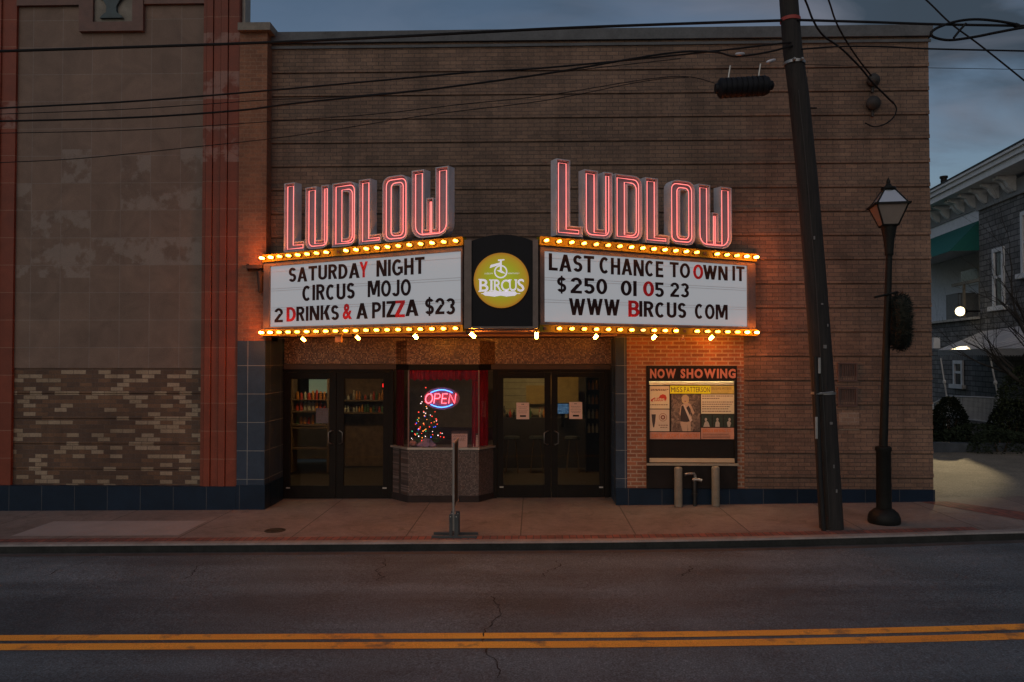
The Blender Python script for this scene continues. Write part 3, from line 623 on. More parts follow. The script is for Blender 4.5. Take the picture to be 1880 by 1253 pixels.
INK = M('letter_black', (.012, .010, .014), .6); RED = M('letter_red', (.42, .012, .02), .4)
BLDZ = Vector((0, 0, 0))
def bulb_mesh(mb, c, n, r=.0205):
    k = .0; prof = [(.013, .03), (.018, .045), (r * .8, .062), (r, .082), (r * .9, .100), (r * .55, .113), (.004, .118)]
    mb.lathe(c, prof, 8, n)
def side(p, u, n, ln, dead_top, dead_bot, dim_bot, wx0, wx1, wyt0, wyt1, rows, wname):
    # trays with sockets and bulbs
    for (z0, z1, dead, dim) in ((ZT0, ZT1, dead_top, ()), (ZB0, ZB1, dead_bot, dim_bot)):
        o = Vector((p.x, p.y, 0)); e0 = 0.0; e1 = ln
        mb = MB(); mb.obox(o, u, UZ, n, e0, e1, z0, z1, -.045, .045)
        for s_ in (z0, z1 - .006): mb.obox(o, u, UZ, n, e0, e1, s_ + (-.004 if s_ == z0 else .004), s_ + .006 + (-.004 if s_ == z0 else .004), .045, .06)
        tr = mb.build('bulb_tray', TRAY, marquee)
        for i in range(20):
            uu = ln * (i + .35) / 19.75; c_ = o + u * uu + UZ * (z0 + z1) / 2 + n * .045
            sb = MB(); sb.lathe(c_, [(.024, 0), (.024, .03)], 8, n); sb.build('socket', SOCK, tr)
            if i in dead: continue
            mb = MB(); bulb_mesh(mb, c_, n); mb.build('bulb', DIM if i in dim else (BMX if (i < 2 and p is A) or (i > 17 and p is C) else random.choice(BMS)), tr, True)
    # letter board in its frame
    u0, _ = uv(wx0, 540, p, u, n); u1, _ = uv(wx1, 540, p, u, n); w0, w1 = 2.995, 4.0
    o = Vector((p.x, p.y, 0)); mb = MB()
    mb.obox(o, u, UZ, n, .02, u0, ZB1 + .004, ZT0 - .004, -.05, .03); mb.obox(o, u, UZ, n, u1, ln - .02, ZB1 + .004, ZT0 - .004, -.05, .03)
    mb.obox(o, u, UZ, n, u0, u1, ZB1 + .004, w0, -.05, .028); mb.obox(o, u, UZ, n, u0, u1, w1, ZT0 - .004, -.05, .028)
    mb.build('board_frame', GREY, marquee)
    mb = MB(); mb.obox(o, u, UZ, n, u0 - .0, u1 + .0, w0, w1, -.04, .0); bd = mb.build('letter_board', WHITE, marquee)
    mb = MB()
    for k in range(3):                  # thin letter rails
        for zr in (.035, .315):
            zq = w1 - .06 - k * .315 - zr
            mb.obox(o, u, UZ, n, u0 + .01, u1 - .01, zq, zq + .004, .0, .004)
    mb.build('letter_rail', M('clear_rail', (.25, .25, .27), .3), bd)
    for txt, xs, xe, ys, ye, reds in rows:   # ys/ye: cap top and baseline in the photograph at xs and xe
        a0, zt0 = uv(xs, ys[0], p, u, n); _, zb0 = uv(xs, ye[0], p, u, n); a1, zt1 = uv(xe, ys[1], p, u, n); _, zb1 = uv(xe, ye[1], p, u, n)
        zt, zb = (zt0 + zt1) / 2, (zb0 + zb1) / 2
        i = 0
        for ch, g0, g1 in (word(txt, .018, a0, a1, .13) if txt == '&' else stroke_word(txt, a0, a1)):
            mb = MB(); jz = random.uniform(-.006, .006); put_glyph(mb, ch, .03, o, u, UZ, n, g0, g1, zb + jz, zt + jz, .006, .012) if ch == '&' else put_stroke(mb, ch, o, u, UZ, n, g0, g1, zb + jz, zt + jz, .006, .012)
            mb.build('letter', RED if txt.find(ch) >= 0 and i in reds else INK, bd); i += 1
side(A, UL, NL, LL, (8,), (), (), 497, 848, 0, 0, [
    ('SATURDA', 531, 661, (491, 484), (519, 510), ()), ('Y', 661, 676, (482, 481), (511, 510), (0,)), ('NIGHT', 692, 780, (479, 472), (509, 503), ()),
    ('CIRCUS', 556, 652, (525, 519), (553, 549), ()), ('MOJO', 676, 755, (517, 512), (548, 542), ()),
    ('2', 505, 520, (567, 566), (593, 592), ()), ('D', 527, 544, (565, 564), (592, 590), (0,)), ('RINKS', 545, 623, (565, 559), (591, 587), ()),
    ('&', 630, 647, (558, 557), (587, 586), (0,)), ('A', 655, 676, (557, 556), (586, 585), ()), ('PIZ', 684, 727, (555, 553), (585, 583), ()),
    ('Z', 726, 744, (552, 551), (583, 582), (0,)), ('A', 745, 769, (552, 550), (582, 581), ()), ('$23', 781, 836, (549, 547), (579, 577), ())], 'left')
side(C, UR, NR, LR, (14,), (0, 12), (8,), 998, 1371, 0, 0, [
    ('LAST', 1007, 1090, (465, 471), (497, 501), ()), ('CHANCE', 1100, 1217, (473, 479), (503, 509), ()), ('TO', 1229, 1266, (481, 484), (509, 511), ()),
    ('O', 1272, 1290, (485, 486), (512, 513), (0,)), ('WN', 1290, 1335, (487, 489), (513, 515), ()), ('IT', 1344, 1366, (489, 490), (516, 517), ()),
    ('$', 1022, 1039, (509, 510), (537, 538), ()), ('250', 1047, 1114, (510, 513), (540, 541), ()), ('01', 1139, 1168, (515, 516), (543, 544), ()),
    ('0', 1180, 1200, (517, 518), (545, 546), (0,)), ('5', 1201, 1218, (518, 519), (545, 546), ()), ('23', 1230, 1264, (519, 521), (546, 547), ()),
    ('WWW', 1044, 1137, (547, 551), (578, 581), ()), ('B', 1153, 1173, (552, 553), (582, 583), (0,)), ('IRCUS', 1173, 1259, (553, 557), (582, 585), ()),
    ('COM', 1275, 1335, (558, 561), (586, 588), ())], 'right')
# front: posts, arched black panel, round sign
o = Vector((0, 10.70, 0)); ax0, ax1 = X(866, 10.70), X(978, 10.70)
mb = MB(); zt = Z(866, 441, 10.7)
mb.box((B.x + .0, 10.67, 2.90), (ax0 - .002, 10.80, zt)); mb.box((ax1 + .002, 10.67, 2.90), (C.x + .0, 10.80, zt)); mb.box((ax0 - .002, 10.69, 2.90), (ax1 + .002, 10.80, zc0))
mb.build('corner_post', EDGE, marquee)
r_ = ((ax1 - ax0) ** 2 / 4 + .09 ** 2) / (2 * .09); cx = (ax0 + ax1) / 2; ztop = Z(920, 431, 10.7)
half = math.degrees(math.asin((ax1 - ax0) / 2 / r_))
pts = [(ax0, zc0), (ax1, zc0)] + arc(cx, ztop - r_, r_, 90 - half, 90 + half, 14)
mb = MB(); mb.slab(o, UX, UZ, NF, pts, -.1, .0); pn = mb.build('arch_panel', M('panel_black', (.012, .012, .014), .5), marquee)
cz = P(920.5, 515.5, 10.7).z; rr = (X(971.5, 10.7) - X(870, 10.7)) / 2; cxs = P(920.5, 515.5, 10.7).x
b = NB('round_sign_face'); g = b.n('ShaderNodeTexCoord'); sp = b.n('ShaderNodeVectorMath', operation='LENGTH'); b.l(g.outputs['Object'], sp.inputs[0])
c_ = b.ramp(b.math('DIVIDE', sp.outputs['Value'], rr), [(0, (.40, .46, .012)), (.55, (.33, .35, .006)), (.90, (.42, .24, .004)), (1, (.38, .13, .004))])
b.base((.10, .09, .01)); b.l(c_, b.b.inputs['Emission Color']); b.b.inputs['Emission Strength'].default_value = .66; RS = b.m
cs = Vector((cxs, 10.70, cz))
mb = MB(); mb.slab(cs, UX, UZ, NF, [(rr * math.cos(2 * math.pi * i / 48), rr * math.sin(2 * math.pi * i / 48)) for i in range(48)], .001, .03)
rs = mb.build('round_sign', RS, marquee, loc=cs)
WL = EM('sign_white', (.95, .9, 1.0), .36)
mb = MB(); k = rr / 51.0                # 1 unit = one photo pixel on the sign
t = lambda x, y: ((x - 920.5) * k, (515.5 - y) * k)
def slabpx(pts, d0=.031, d1=.036): mb.slab(cs, UX, UZ, NF, [t(*q) for q in pts], d0, d1)
# serif capitals of the name: heavy strokes with slab serifs
y0, y1 = 535, 513.5
base_ = [('B', 880, 897), ('I', 898, 906.5), ('R', 907, 921), ('C', 920, 935), ('U', 935, 949), ('S', 950, 963)]
for ch, a, c2 in base_:
    dy0, dy1 = (535.5, 514) if ch not in 'BS' else (536.5, 513)
    p0, p1 = t(a, dy0), t(c2, dy1)
    if ch == 'I': p0, p1 = t(a + 2.3, dy0), t(c2 - 2.3, dy1)
    put_glyph(mb, ch, .014, cs, UX, UZ, NF, p0[0], p1[0], p0[1], p1[1], .031, .036)
    def serif(xa, xb, y): slabpx([(xa, y + .9), (xb, y + .9), (xb, y - .9), (xa, y - .9)], .0315, .0365)
    if ch == 'B': serif(a - 1.5, a + 5, 535.8); serif(a - 1.5, a + 5, 513.8)
    if ch == 'I': serif(a, c2, 534.8); serif(a, c2, 514.8)
    if ch == 'R': serif(a - .5, a + 5, 534.8); serif(a - .5, a + 5, 514.8); serif(c2 - 4, c2 + .5, 534.8)
    if ch == 'U': serif(a - 1, a + 4.5, 514.8); serif(c2 - 4.5, c2 + 1, 514.8)
    if ch == 'C': slabpx([(c2 - 2, 515), (c2, 515), (c2, 520.5), (c2 - 2, 519)], .0315, .0365)
mb.build('lettering', WL, rs)
mb = MB()                               # unicycle that is also a dog-like saddle bag, plus rolling-pin ribbon below
cxw, cyw, ro, ri = 919.5, 499.5, 12.3, 9.8
n_ = 28; ring = [t(cxw + ro * math.cos(2 * math.pi * i / n_), cyw + ro * math.sin(2 * math.pi * i / n_)) for i in range(n_)]; rin = [t(cxw + ri * math.cos(2 * math.pi * i / n_), cyw + ri * math.sin(2 * math.pi * i / n_)) for i in range(n_)]
for i in range(n_):
    j = (i + 1) % n_; mb.slab(cs, UX, UZ, NF, [ring[i], ring[j], rin[j], rin[i]][::-1], .031, .036)
slabpx([(918, 499), (921.4, 499), (921.4, 479), (918, 479)], .0312, .0362)
slabpx([(914.5, 480), (926.5, 478.5), (926.5, 476.5), (914.5, 477)], .0314, .0364)
slabpx([(899, 493), (901, 487), (919, 482.5), (920, 486)], .0316, .0366)
slabpx([(912, 497.5), (920, 496), (929, 503.5), (921, 502)], .0318, .0368)
mb.build('unicycle_emblem', WL, rs)
mb = MB(); slabpx([(890, 543.5), (886, 540), (886, 540), (891, 536), (905, 536.2), (912, 534.8), (920, 536.2), (930, 534.8), (938, 536), (946, 536), (950, 540), (946, 543.8), (930, 545.5), (920, 543.8), (908, 545.6)], .031, .036)
slabpx([(883.5, 540.6), (887, 540.6), (887, 539.4), (883.5, 539.4)], .0312, .0362); slabpx([(949, 540.6), (955.5, 540.6), (955.5, 539.4), (949, 539.4)], .0312, .0362); mb.build('ribbon_emblem', WL, rs)
mb = MB()
for s_, a, c2 in (('LUDLOW', 890, 905), ('KENTUCKY', 933, 954)): p0, p1 = t(a, 504.2), t(c2, 501.4); text(mb, s_, .01, cs, UX, UZ, NF, p0[0], p1[0], p0[1], p1[1], .031, .2)
mb.build('lettering', WL, rs)
# neon name signs: open channel letters with a glass tube along each edge
CH = M('channel_letter_paint', (.50, .49, .53), .5, 0, var=.2)
NEON = EM('neon_pink', (1.0, .22, .20), 1.7); CHI = M('channel_inside', (.24, .245, .285), .6, 0, var=.12)
def shapes(ch):
    if ch == 'L': return [[(0, 0, 0), (1, 0, 0), (1, .14, 0), (.52, .14, 0), (.52, 1, 0), (0, 1, 0)]]
    if ch == 'U': return [[(.34, 0, 0), (.66, 0, 0), (1, 0, 3), (1, 1, 0), (.69, 1, 0), (.69, .14, 0), (.48, .14, 0), (.48, 1, 0), (0, 1, 0), (0, 0, 3)]]
    if ch == 'D': return [[(0, 0, 0), (1, 0, 3), (1, 1, 3), (0, 1, 0)], [(.46, .125, 0), (.46, .845, 0), (.72, .845, 1), (.72, .125, 1)]]
    if ch == 'O': return [[(0, 0, 3), (1, 0, 3), (1, 1, 3), (0, 1, 3)], [(.40, .14, .6), (.40, .85, .6), (.69, .85, .6), (.69, .14, .6)]]
    if ch == 'W': return [[(0, 0, 3), (1, 0, 3), (1, 1, 0), (.655, 1, 0), (.655, .12, 0), (.60, .12, 0), (.60, .57, 0), (.405, .57, 0), (.405, .12, 0), (.345, .12, 0), (.345, 1, 0), (0, 1, 0)]]
def channel(ch, o, u, n, x0, x1, z0, z1, depth=.16):
    w_, h_ = x1 - x0, z1 - z0; loops = []
    for lp in shapes(ch):
        k_ = w_ * .095
        pl = [(a * w_, c_ * h_, r * k_) for a, c_, r in lp]
        if ch == 'U': pl = [q for q in pl if not (q[1] == 0 and q[2] == 0)]
        loops.append(rounded(pl, 5))
    o2 = o + u * x0 + UZ * z0; mb = MB(); Tq = lambda q, d: o2 + u * q[0] + UZ * q[1] + n * d
    tri = tessellate_polygon([[Vector((q[0], q[1], 0)) for q in lp] for lp in loops]); flat = [q for lp in loops for q in lp]
    fb = MB(); fb.add([Tq(q, -depth * .5) for q in flat], [tuple(f) for f in tri]); mb.add([Tq(q, -depth) for q in flat], [tuple(f) for f in tri])
    for lp in loops:
        k_ = len(lp); ins = inset(lp, .014)
        vs = [Tq(q, -depth) for q in lp] + [Tq(q, 0) for q in lp] + [Tq(q, 0) for q in ins] + [Tq(q, -depth * .55) for q in ins]
        mb.add(vs, [(r * k_ + i, r * k_ + (i + 1) % k_, (r + 1) * k_ + (i + 1) % k_, (r + 1) * k_ + i) for r in range(3) for i in range(k_)])
    me = mb.build('channel_letter', CH, marquee); fb.build('letter_face', CHI, me)
    for j, lp in enumerate(loops):
        mb = MB(); q = inset(lp, .052 if j == 0 else .045); q = [r for i, r in enumerate(q) if (Vector(r) - Vector(q[i - 1])).length > .004]
        mb.tube([Tq(r, -.03) for r in q], 0.0062, 5, closed=True); mb.build('neon_tube', NEON, me, True)
    mb = MB()                            # steel feet
    for t_ in (.2, .75): mb.obox(o2, u, UZ, n, w_ * t_ - .015, w_ * t_ + .015, ZT1 - z0 - .08, .0, -depth + .01, -depth + .04)
    mb.build('bracket', GREY, me)
def sign(p, u, n, off, lst):
    o = Vector((p.x, p.y, 0)) + n * off; q = Vector((o.x, o.y, 0))
    for ch, x0, x1, yt, yb, xref in lst:
        a, _ = uv(x0, yb, q, u, n); c_, _ = uv(x1, yb, q, u, n); _, z1 = uv(xref, yt, q, u, n); _, z0 = uv(xref, yb, q, u, n); channel(ch, q, u, n, a, c_, z0, z1)
sign(A, UL, NL, -.03, [('L', 521, 558, 337.8, 463.8, 522), ('U', 560, 602.3, 345, 458.9, 563), ('D', 609.5, 652.5, 338, 454.6, 610), ('L', 658.4, 699, 331, 449.8, 660), ('O', 701.7, 748, 323.5, 444.5, 720), ('W', 755.4, 823, 313.5, 438.5, 762)])
sign(C, UR, NR, -.03, [('L', 1021.6, 1070, 291.3, 432.3, 1023), ('U', 1073, 1125.2, 312.6, 436.8, 1085), ('D', 1130, 1179.8, 319.2, 439.5, 1133), ('L', 1185.4, 1229.5, 325.8, 445.8, 1188), ('O', 1230.9, 1277, 331.5, 449.5, 1250), ('W', 1283, 1344, 338, 453.5, 1286)])
# broken bulb dangling from the lower right tray
mb = MB(); q = Vector((C.x, C.y, 0)) + UR * LR * .62 + NR * .05 + UZ * 2.85; mb.tube([q, q + Vector((.005, 0, -.03)), q + Vector((-.004, -.005, -.05))], .004, 5)
mb.tube([q + Vector((-.004, -.005, -.05)), q + Vector((-.03, -.01, -.09)), q + Vector((.03, -.01, -.09)), q + Vector((-.004, -.005, -.05))], .004, 5); mb.build('loose_wire', M('wire_pale', (.4, .33, .3), .5), marquee)
# ------------------------------------------------------------------ floodlights under the marquee
STEEL = M('lamp_steel', (.16, .11, .08), .5, .4)
floods = [(556, 625, 'L', .18, 6, 'stubby amber floodlight below the far left end of the marquee'), (656, 622, 'L', .45, 9, 'amber floodlight under the marquee above the left doors, next to the junction box'),
          (762, 620, 'L', .76, 36, 'bright bar floodlight tilted down at the left edge of the orange mosaic canopy'), (867, 618, 'F', .03, 36, 'steeply tilted bar floodlight under the left bottom corner of the round sign panel'),
          (985, 618, 'F', .97, 15, 'upright yellow floodlight under the right corner of the round sign panel'), (1095, 620, 'R', .26, 22, 'leaning floodlight above the right door jamb, tilted left'),
          (1202, 621, 'R', .53, 34, 'bright floodlight washing the red bricks above the NOW SHOWING case'), (1307, 622, 'R', .80, 26, 'rounded floodlight above the right corner of the poster case')]
for px, py, sd_, t_, s_, lab in floods:
    if sd_ == 'L': q = A.lerp(B, t_); inn = -NL
    elif sd_ == 'R': q = C.lerp(D, t_); inn = -NR
    else: q = B.lerp(C, t_); inn = Vector((.75, .66, 0)).normalized() if t_ < .5 else Vector((.0, 1, 0))
    q = P(px, py, q.y + .12); q = Vector((q.x, q.y, 0)); zh = 2.872
    ax = (inn * .82 + Vector((0, 0, -.5))).normalized() if px != 985 else Vector((0, .5, -.85)).normalized()
    c0 = Vector((q.x, q.y, P(px, py, q.y).z + .02)) - ax * .08
    t = thing('floodlight', lab, 'floodlight', (q.x, q.y, zh), 'floodlights under the marquee')
    mb = MB(); mb.lathe((q.x, q.y, zh - .012), [(.045, 0), (.045, .012)], 12); mb.tube([(q.x, q.y, zh - .01), tuple(c0 + Vector((0, 0, .02))), tuple(c0)], .012, 6); mb.build('mount', STEEL, t)
    mb = MB(); mb.lathe(c0, [(.022, -.05), (.036, -.02), (.038, .02)], 12, ax); mb.build('housing', STEEL, t, True)
    em = EM('flood_lamp_%d' % s_, (1.0, .31, .03), s_ * 10)
    mb = MB(); mb.lathe(c0, [(.020, .021), (.023, .04), (.023, .125), (.016, .137), (.004, .14)], 12, ax); mb.build('lamp', em, t, True)
t = P(622, 612, 11.9); mb = MB(); mb.box((t.x - .05, 11.85, 2.73), (t.x + .05, 11.95, 2.871)); tag(mb.build('junction_box', M('box_amber', (.30, .16, .07), .5), bevel=.006), 'small square junction box hanging under the left side of the marquee', 'junction box')
# ------------------------------------------------------------------ ticket booth
booth = thing('ticket_booth', 'small mosaic ticket booth with red curtains between the two pairs of doors', 'ticket booth', (X(815, 13.2), YD, 0))
YF = 13.22
bx0, bx1, bx2, bx3 = X(721, YD), X(750, YF), X(879, YF), X(907, YD)
def ring3(off=0): return [(bx0 - off, YD + .1), (bx0 - off, YD - off), (bx1 - off * .4, YF - off), (bx2 + off * .4, YF - off), (bx3 + off, YD - off), (bx3 + off, YD + .1)]
g0 = -.06; zct = Z(815, 826, YF)
mb = MB(); mb.prism(ring3(), .10, zct); mb.build('mosaic_base', MOSD, booth)
mb = MB(); mb.prism(ring3(.012), g0, .098); mb.build('plinth', M('plinth_black', (.03, .025, .025), .5), booth)
mb = MB(); pts = ring3(.03); mb.prism(pts, zct + .001, zct + .035); mb.build('counter', M('counter_steel', (.45, .42, .38), .35, .7), booth)
zbt = zd1 - .01
BG = GLASS('booth_glass', (.90, .88, .90), .04)
fr = [(bx0, YD + .02), (bx1, YF + .02), (bx2, YF + .02), (bx3, YD + .02)]
mb = MB()
for i in range(3):
    a, c_ = Vector((*fr[i], 0)), Vector((*fr[i + 1], 0)); u, n, ln = frame_of(a, c_); mb.obox(a, u, UZ, n, .012, ln - .012, zct + .036, zbt - .03, -.006, 0)
mb.build('booth_glass', BG, booth)
mb = MB()
for x_, y_ in fr: mb = MB(); mb.box((x_ - .012, y_ - .008, zct + .036), (x_ + .012, y_ + .012, zbt)); mb.build('glazing_bar', M('bar_metal', (.18, .10, .09), .4, .6), booth)
mb = MB(); mb.prism([(bx0, YD + .12), (bx0, YD + .025), (bx1, YF + .025), (bx2, YF + .025), (bx3, YD + .025), (bx3, YD + .12)], zbt + .0, zbt + .1); mb.build('booth_head', DARK, booth)
VELD = M('red_velvet_dim', (.09, .008, .014), .9); VEL = M('red_velvet', (.33, .012, .03), .85, var=.3)  # left curtain's dimness is put into a darker copy of the red
def drape(pts, z0, z1, amp, k, name, sc_=.0, dark=False):
    mb = MB(); n_ = k * 8; vs = []
    for i in range(n_ + 1):
        t = i / n_; x_ = pts[0][0] + (pts[1][0] - pts[0][0]) * t; y_ = pts[0][1] + (pts[1][1] - pts[0][1]) * t + amp * math.sin(t * k * 2 * math.pi) + amp * .4 * math.sin(t * k * 4.7)
        vs += [(x_, y_, z0 + sc_ * abs(math.sin(t * k * math.pi))), (x_, y_, z1)]
    mb.add(vs, [(2 * i, 2 * i + 2, 2 * i + 3, 2 * i + 1) for i in range(n_)]); mb.build(name, VELD if dark else VEL, booth, True)
drape(((bx1 - .02, YF + .08), (bx2 + .02, YF + .08)), Z(800, 700, YF), zbt, .022, 11, 'valance', .035)
drape(((X(868, 13.5), YF + .1), (X(896, 13.5), YD - .04)), zct + .04, zbt, .02, 4, 'curtain')
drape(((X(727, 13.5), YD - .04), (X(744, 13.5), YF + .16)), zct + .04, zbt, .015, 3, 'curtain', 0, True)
mb = MB(); mb.box((bx0 + .02, YD + 1.1, 0), (bx3 - .02, YD + 1.15, zct + .25)); mb.box((bx0 + .02, YD + .12, zct - .02), (bx3 - .02, YD + 1.09, zct + .02)); mb.build('inner_shelf', M('booth_wood', (.06, .03, .028), .5), booth)
ZC = zct + .036
# neon OPEN sign
oc = P(811, 732, YF + .12)
osg = thing('open_sign', 'oval neon sign reading OPEN in pink with blue arcs inside the ticket booth window', 'neon sign', oc)
k = 13.4 / F                             # metres per photo pixel here
ov = [(33 * k * math.cos(2 * math.pi * i / 36), 20.5 * k * math.sin(2 * math.pi * i / 36)) for i in range(36)]
mb = MB(); mb.slab(oc, UX, UZ, NF, ov, -.012, 0); mb.build('halo_backing', M('halo_tint', (.30, .17, .22), .5, var=.05), osg)  # pinkish backing plate added to catch the tubes' light as a halo
NR_ = EM('neon_red', (1.0, .10, .13), 8); NB_ = EM('neon_blue', (.07, .30, 1.0), 6)
def px(x, y): return (x * k, y * k)
def tubes(name, mat, strokes, r):
    mb = MB()
    for s_ in strokes: mb.tube([oc + UX * (a * k) + UZ * (c_ * k) + NF * .022 for a, c_ in s_], r, 6)
    mb.build(name, mat, osg, True)
sh = lambda q: [(a + c_ * .13, c_) for a, c_ in q]
tubes('neon_letter', NR_, [sh([(-23 + 6.3 * math.cos(t), 8.6 * math.sin(t)) for t in [2 * math.pi * i / 16 for i in range(17)]])], .0068)
tubes('neon_letter', NR_, [sh([(-13, -8.6), (-13, 8.6), (-6, 8.6), (-3.5, 6.5), (-3.5, 2), (-6, 0), (-13, 0)])], .0068)
tubes('neon_letter', NR_, [sh([(10, 8.6), (1, 8.6), (1, -8.6), (10, -8.6)]), sh([(1, 0), (9, 0)])], .0068)
tubes('neon_letter', NR_, [sh([(14, -8.6), (14, 8.6), (25, -8.6), (25, 8.6)])], .0068)
tubes('neon_arc', NB_, [[(a, 10.5 + 5.5 * (1 - (a / 20) ** 2)) for a in range(-20, 21, 4)]], .0065)
tubes('neon_arc', NB_, [[(a, -10.5 - 5.5 * (1 - (a / 20) ** 2)) for a in range(-20, 21, 4)]], .0065)
mb = MB()
for s_ in (-.2, .2): mb.tube([oc + UX * s_ + UZ * .15, Vector((oc.x + s_, oc.y, zbt))], .002, 4)
mb.build('hanging_wire', M('thin_wire', (.1, .1, .1), .5), osg)
# little Christmas tree
tr = P(785, 815, YF + .2); tr.z = ZC
tree = thing('christmas_tree', 'small lit Christmas tree with coloured lights standing on the booth counter', 'christmas tree', tr)
PINE = M('pine_needle', (.09, .20, .08), .8, var=.4)
mb = MB(); hT, rT = .86, .27
for i in range(2600):
    t = random.random() ** 1.5; z = .08 + t * (hT - .08); rad = rT * (1 - t) ** .85 * (.25 + .75 * random.random() ** .4); an = random.uniform(0, 6.283)
    lay = .82 + .18 * math.cos(z * 52); rad *= lay
    c_ = tr + Vector((rad * math.cos(an), rad * math.sin(an) * .6, z)); d = Vector((math.cos(an), math.sin(an) * .6, random.uniform(-.5, .25))).normalized() * random.uniform(.02, .045)
    s_ = Vector((-math.sin(an), math.cos(an), random.uniform(-.6, .6))) * .005; mb.add([c_ - s_, c_ + s_, c_ + d], [(0, 1, 2)])
mb.build('foliage', PINE, tree)
mb = MB(); mb.tube([tr, tr + Vector((0, 0, hT * .9))], [.02, .006], 6); mb.lathe(tr, [(.09, 0), (.08, .03), (.02, .035)], 12); mb.build('trunk', M('bark', (.08, .05, .03), .9), tree)
LC = [EM('fairy_red', (1, .05, .03), 4), EM('fairy_blue', (.08, .12, 1), 4), EM('fairy_green', (.05, .6, .25), 2.5), EM('fairy_white', (1, .8, .7), 3), EM('fairy_orange', (1, .3, .05), 4)]
spots = [(782, 712, 0), (775, 738, 3), (773, 741, 3), (769, 757, 0), (779, 757, 3), (767, 771, 2), (765, 777, 1), (785, 770, 4), (793, 776, 0), (802, 771, 0), (797, 784, 1), (800, 783, 1), (781, 789, 4), (776, 795, 0), (757, 792, 2), (762, 797, 0), (767, 796, 2), (796, 797, 0), (809, 795, 0), (812, 796, 3), (805, 799, 3), (809, 802, 0), (815, 803, 0), (758, 807, 3), (780, 763, 4), (779, 777, 4), (772, 787, 0), (790, 783, 0), (774, 728, 3), (791, 762, 3), (803, 779, 0), (783, 800, 3)]
for i in range(34):
    t_ = random.random() ** .8; yy_ = 722 + 88 * t_; spots.append((784 + random.uniform(-1, 1) * (4 + 30 * t_), yy_, random.choice((0, 0, 0, 4, 4, 3, 2, 1))))
for x_, y_, c_ in spots:
    q = P(x_, y_, YF + .2); rad = max(.02, rT * (1 - min(1, max(0, (q.z - tr.z) / hT)))); q.y = tr.y - .55 * math.sqrt(max(0, rad ** 2 - min(rad, abs(q.x - tr.x)) ** 2)) - .02
    mb = MB(); mb.ball(q, random.uniform(.006, .0095), 6, 4); mb.build('light', LC[c_], tree)
# things on the counter
def pumpkin(px_, py_, r, lab, col):
    c_ = P(px_, py_, YF + .13); c_.z = ZC; mb = MB(); n_, m_ = 24, 8; vs = []
    for i in range(m_ + 1):
        a = math.pi * i / m_
        for j in range(n_):
            an = 2 * math.pi * j / n_; rr_ = r * (1 - .10 * abs(math.sin(an * 4))) * math.sin(a) + 1e-4; vs.append(c_ + Vector((rr_ * math.cos(an), rr_ * math.sin(an), r * .8 * (1 - math.cos(a)))))
    mb.add(vs, [(i * n_ + j, i * n_ + (j + 1) % n_, (i + 1) * n_ + (j + 1) % n_, (i + 1) * n_ + j) for i in range(m_) for j in range(n_)])
    t = thing('pumpkin', lab, 'pumpkin', c_); mb.build('body', M('pumpkin_' + str(px_), col, .6), t, True)
    mb = MB(); mb.tube([c_ + Vector((0, 0, r * 1.55)), c_ + Vector((.008, 0, r * 1.9))], [.012, .008], 6); mb.build('stem', M('stalk', (.1, .08, .04), .8), t)
pumpkin(758, 812, .07, 'pale round pumpkin at the left end of the booth counter', (.42, .24, .20))
c_ = P(783, 812, YF + .12); c_.z = ZC; mb = MB(); n_ = 26; vs = []
for i in range(5):
    for j in range(n_):
        an = 2 * math.pi * j / n_; t = i / 4; rr_ = (.17 * (1 - t) ** .7 + .01) * (1 + .07 * math.sin(an * 9) * (1 - t)); vs.append(c_ + Vector((rr_ * math.cos(an), rr_ * .45 * math.sin(an), .15 * t + .012 * math.sin(an * 9) * (1 - t) + .012)))
mb.add(vs, [(i * n_ + j, i * n_ + (j + 1) % n_, (i + 1) * n_ + (j + 1) % n_, (i + 1) * n_ + j) for i in range(4) for j in range(n_)] + [tuple(4 * n_ + j for j in range(n_))])
tag(mb.build('snow_cloth', M('felt_mauve', (.34, .27, .36), .9), smooth=True, loc=c_), 'mauve scalloped cloth heaped at the foot of the Christmas tree', 'cloth')
PAPER = M('paper', (.74, .55, .46), .7, var=.08); PRINT = M('print', (.08, .05, .05), .6)
def paper(name, label, cat, x0, y0, x1, y1, Y, rows, lean=0, frame=None, group=None, darkbar=None, top=None):
    a, c2 = P(x0, y1, Y), P(x1, y0, Y); w_, h_ = c2.x - a.x, c2.z - a.z; t = thing(name, label, cat, a, group); n = Vector((0, -1, lean)).normalized(); v = n.cross(UX) * -1
    v = Vector((0, lean, 1)).normalized()
    mb = MB(); mb.obox(a, UX, v, n, 0, w_, 0, h_, 0, .002); mb.build('sheet', PAPER, t)
    mb = MB()
    for yy, xx0, xx1, hh in rows:        # rows of print: broken strokes of varying length
        q = xx0
        while q < xx1 - .02:
            l = random.uniform(.05, .13); mb.obox(a, UX, v, n, w_ * q, w_ * min(q + l, xx1), h_ * (yy - hh), h_ * yy, .002, .0027); q += l + .03
    mb.build('print', PRINT, t)
    if darkbar: mb = MB(); x_, y_, x2, y2 = darkbar; mb.obox(a, UX, v, n, w_ * x_, w_ * x2, h_ * y_, h_ * y2, .0021, .003); mb.build('logo_bar', M('print_black', (.02, .018, .018), .5), t)
    if frame: mb = MB(); f = .012; mb.obox(a, UX, v, n, -f, 0, -f, h_ + f, -.004, .01); mb.obox(a, UX, v, n, w_, w_ + f, -f, h_ + f, -.004, .01); mb.obox(a, UX, v, n, 0, w_, -f, 0, -.004, .01); mb.obox(a, UX, v, n, 0, w_, h_, h_ + f, -.004, .01); mb.build('frame', frame, t)
    if top: mb = MB(); mb.obox(a, UX, v, n, .0, w_, h_ * .86, h_, .0021, .003); mb.build('header', top, t)
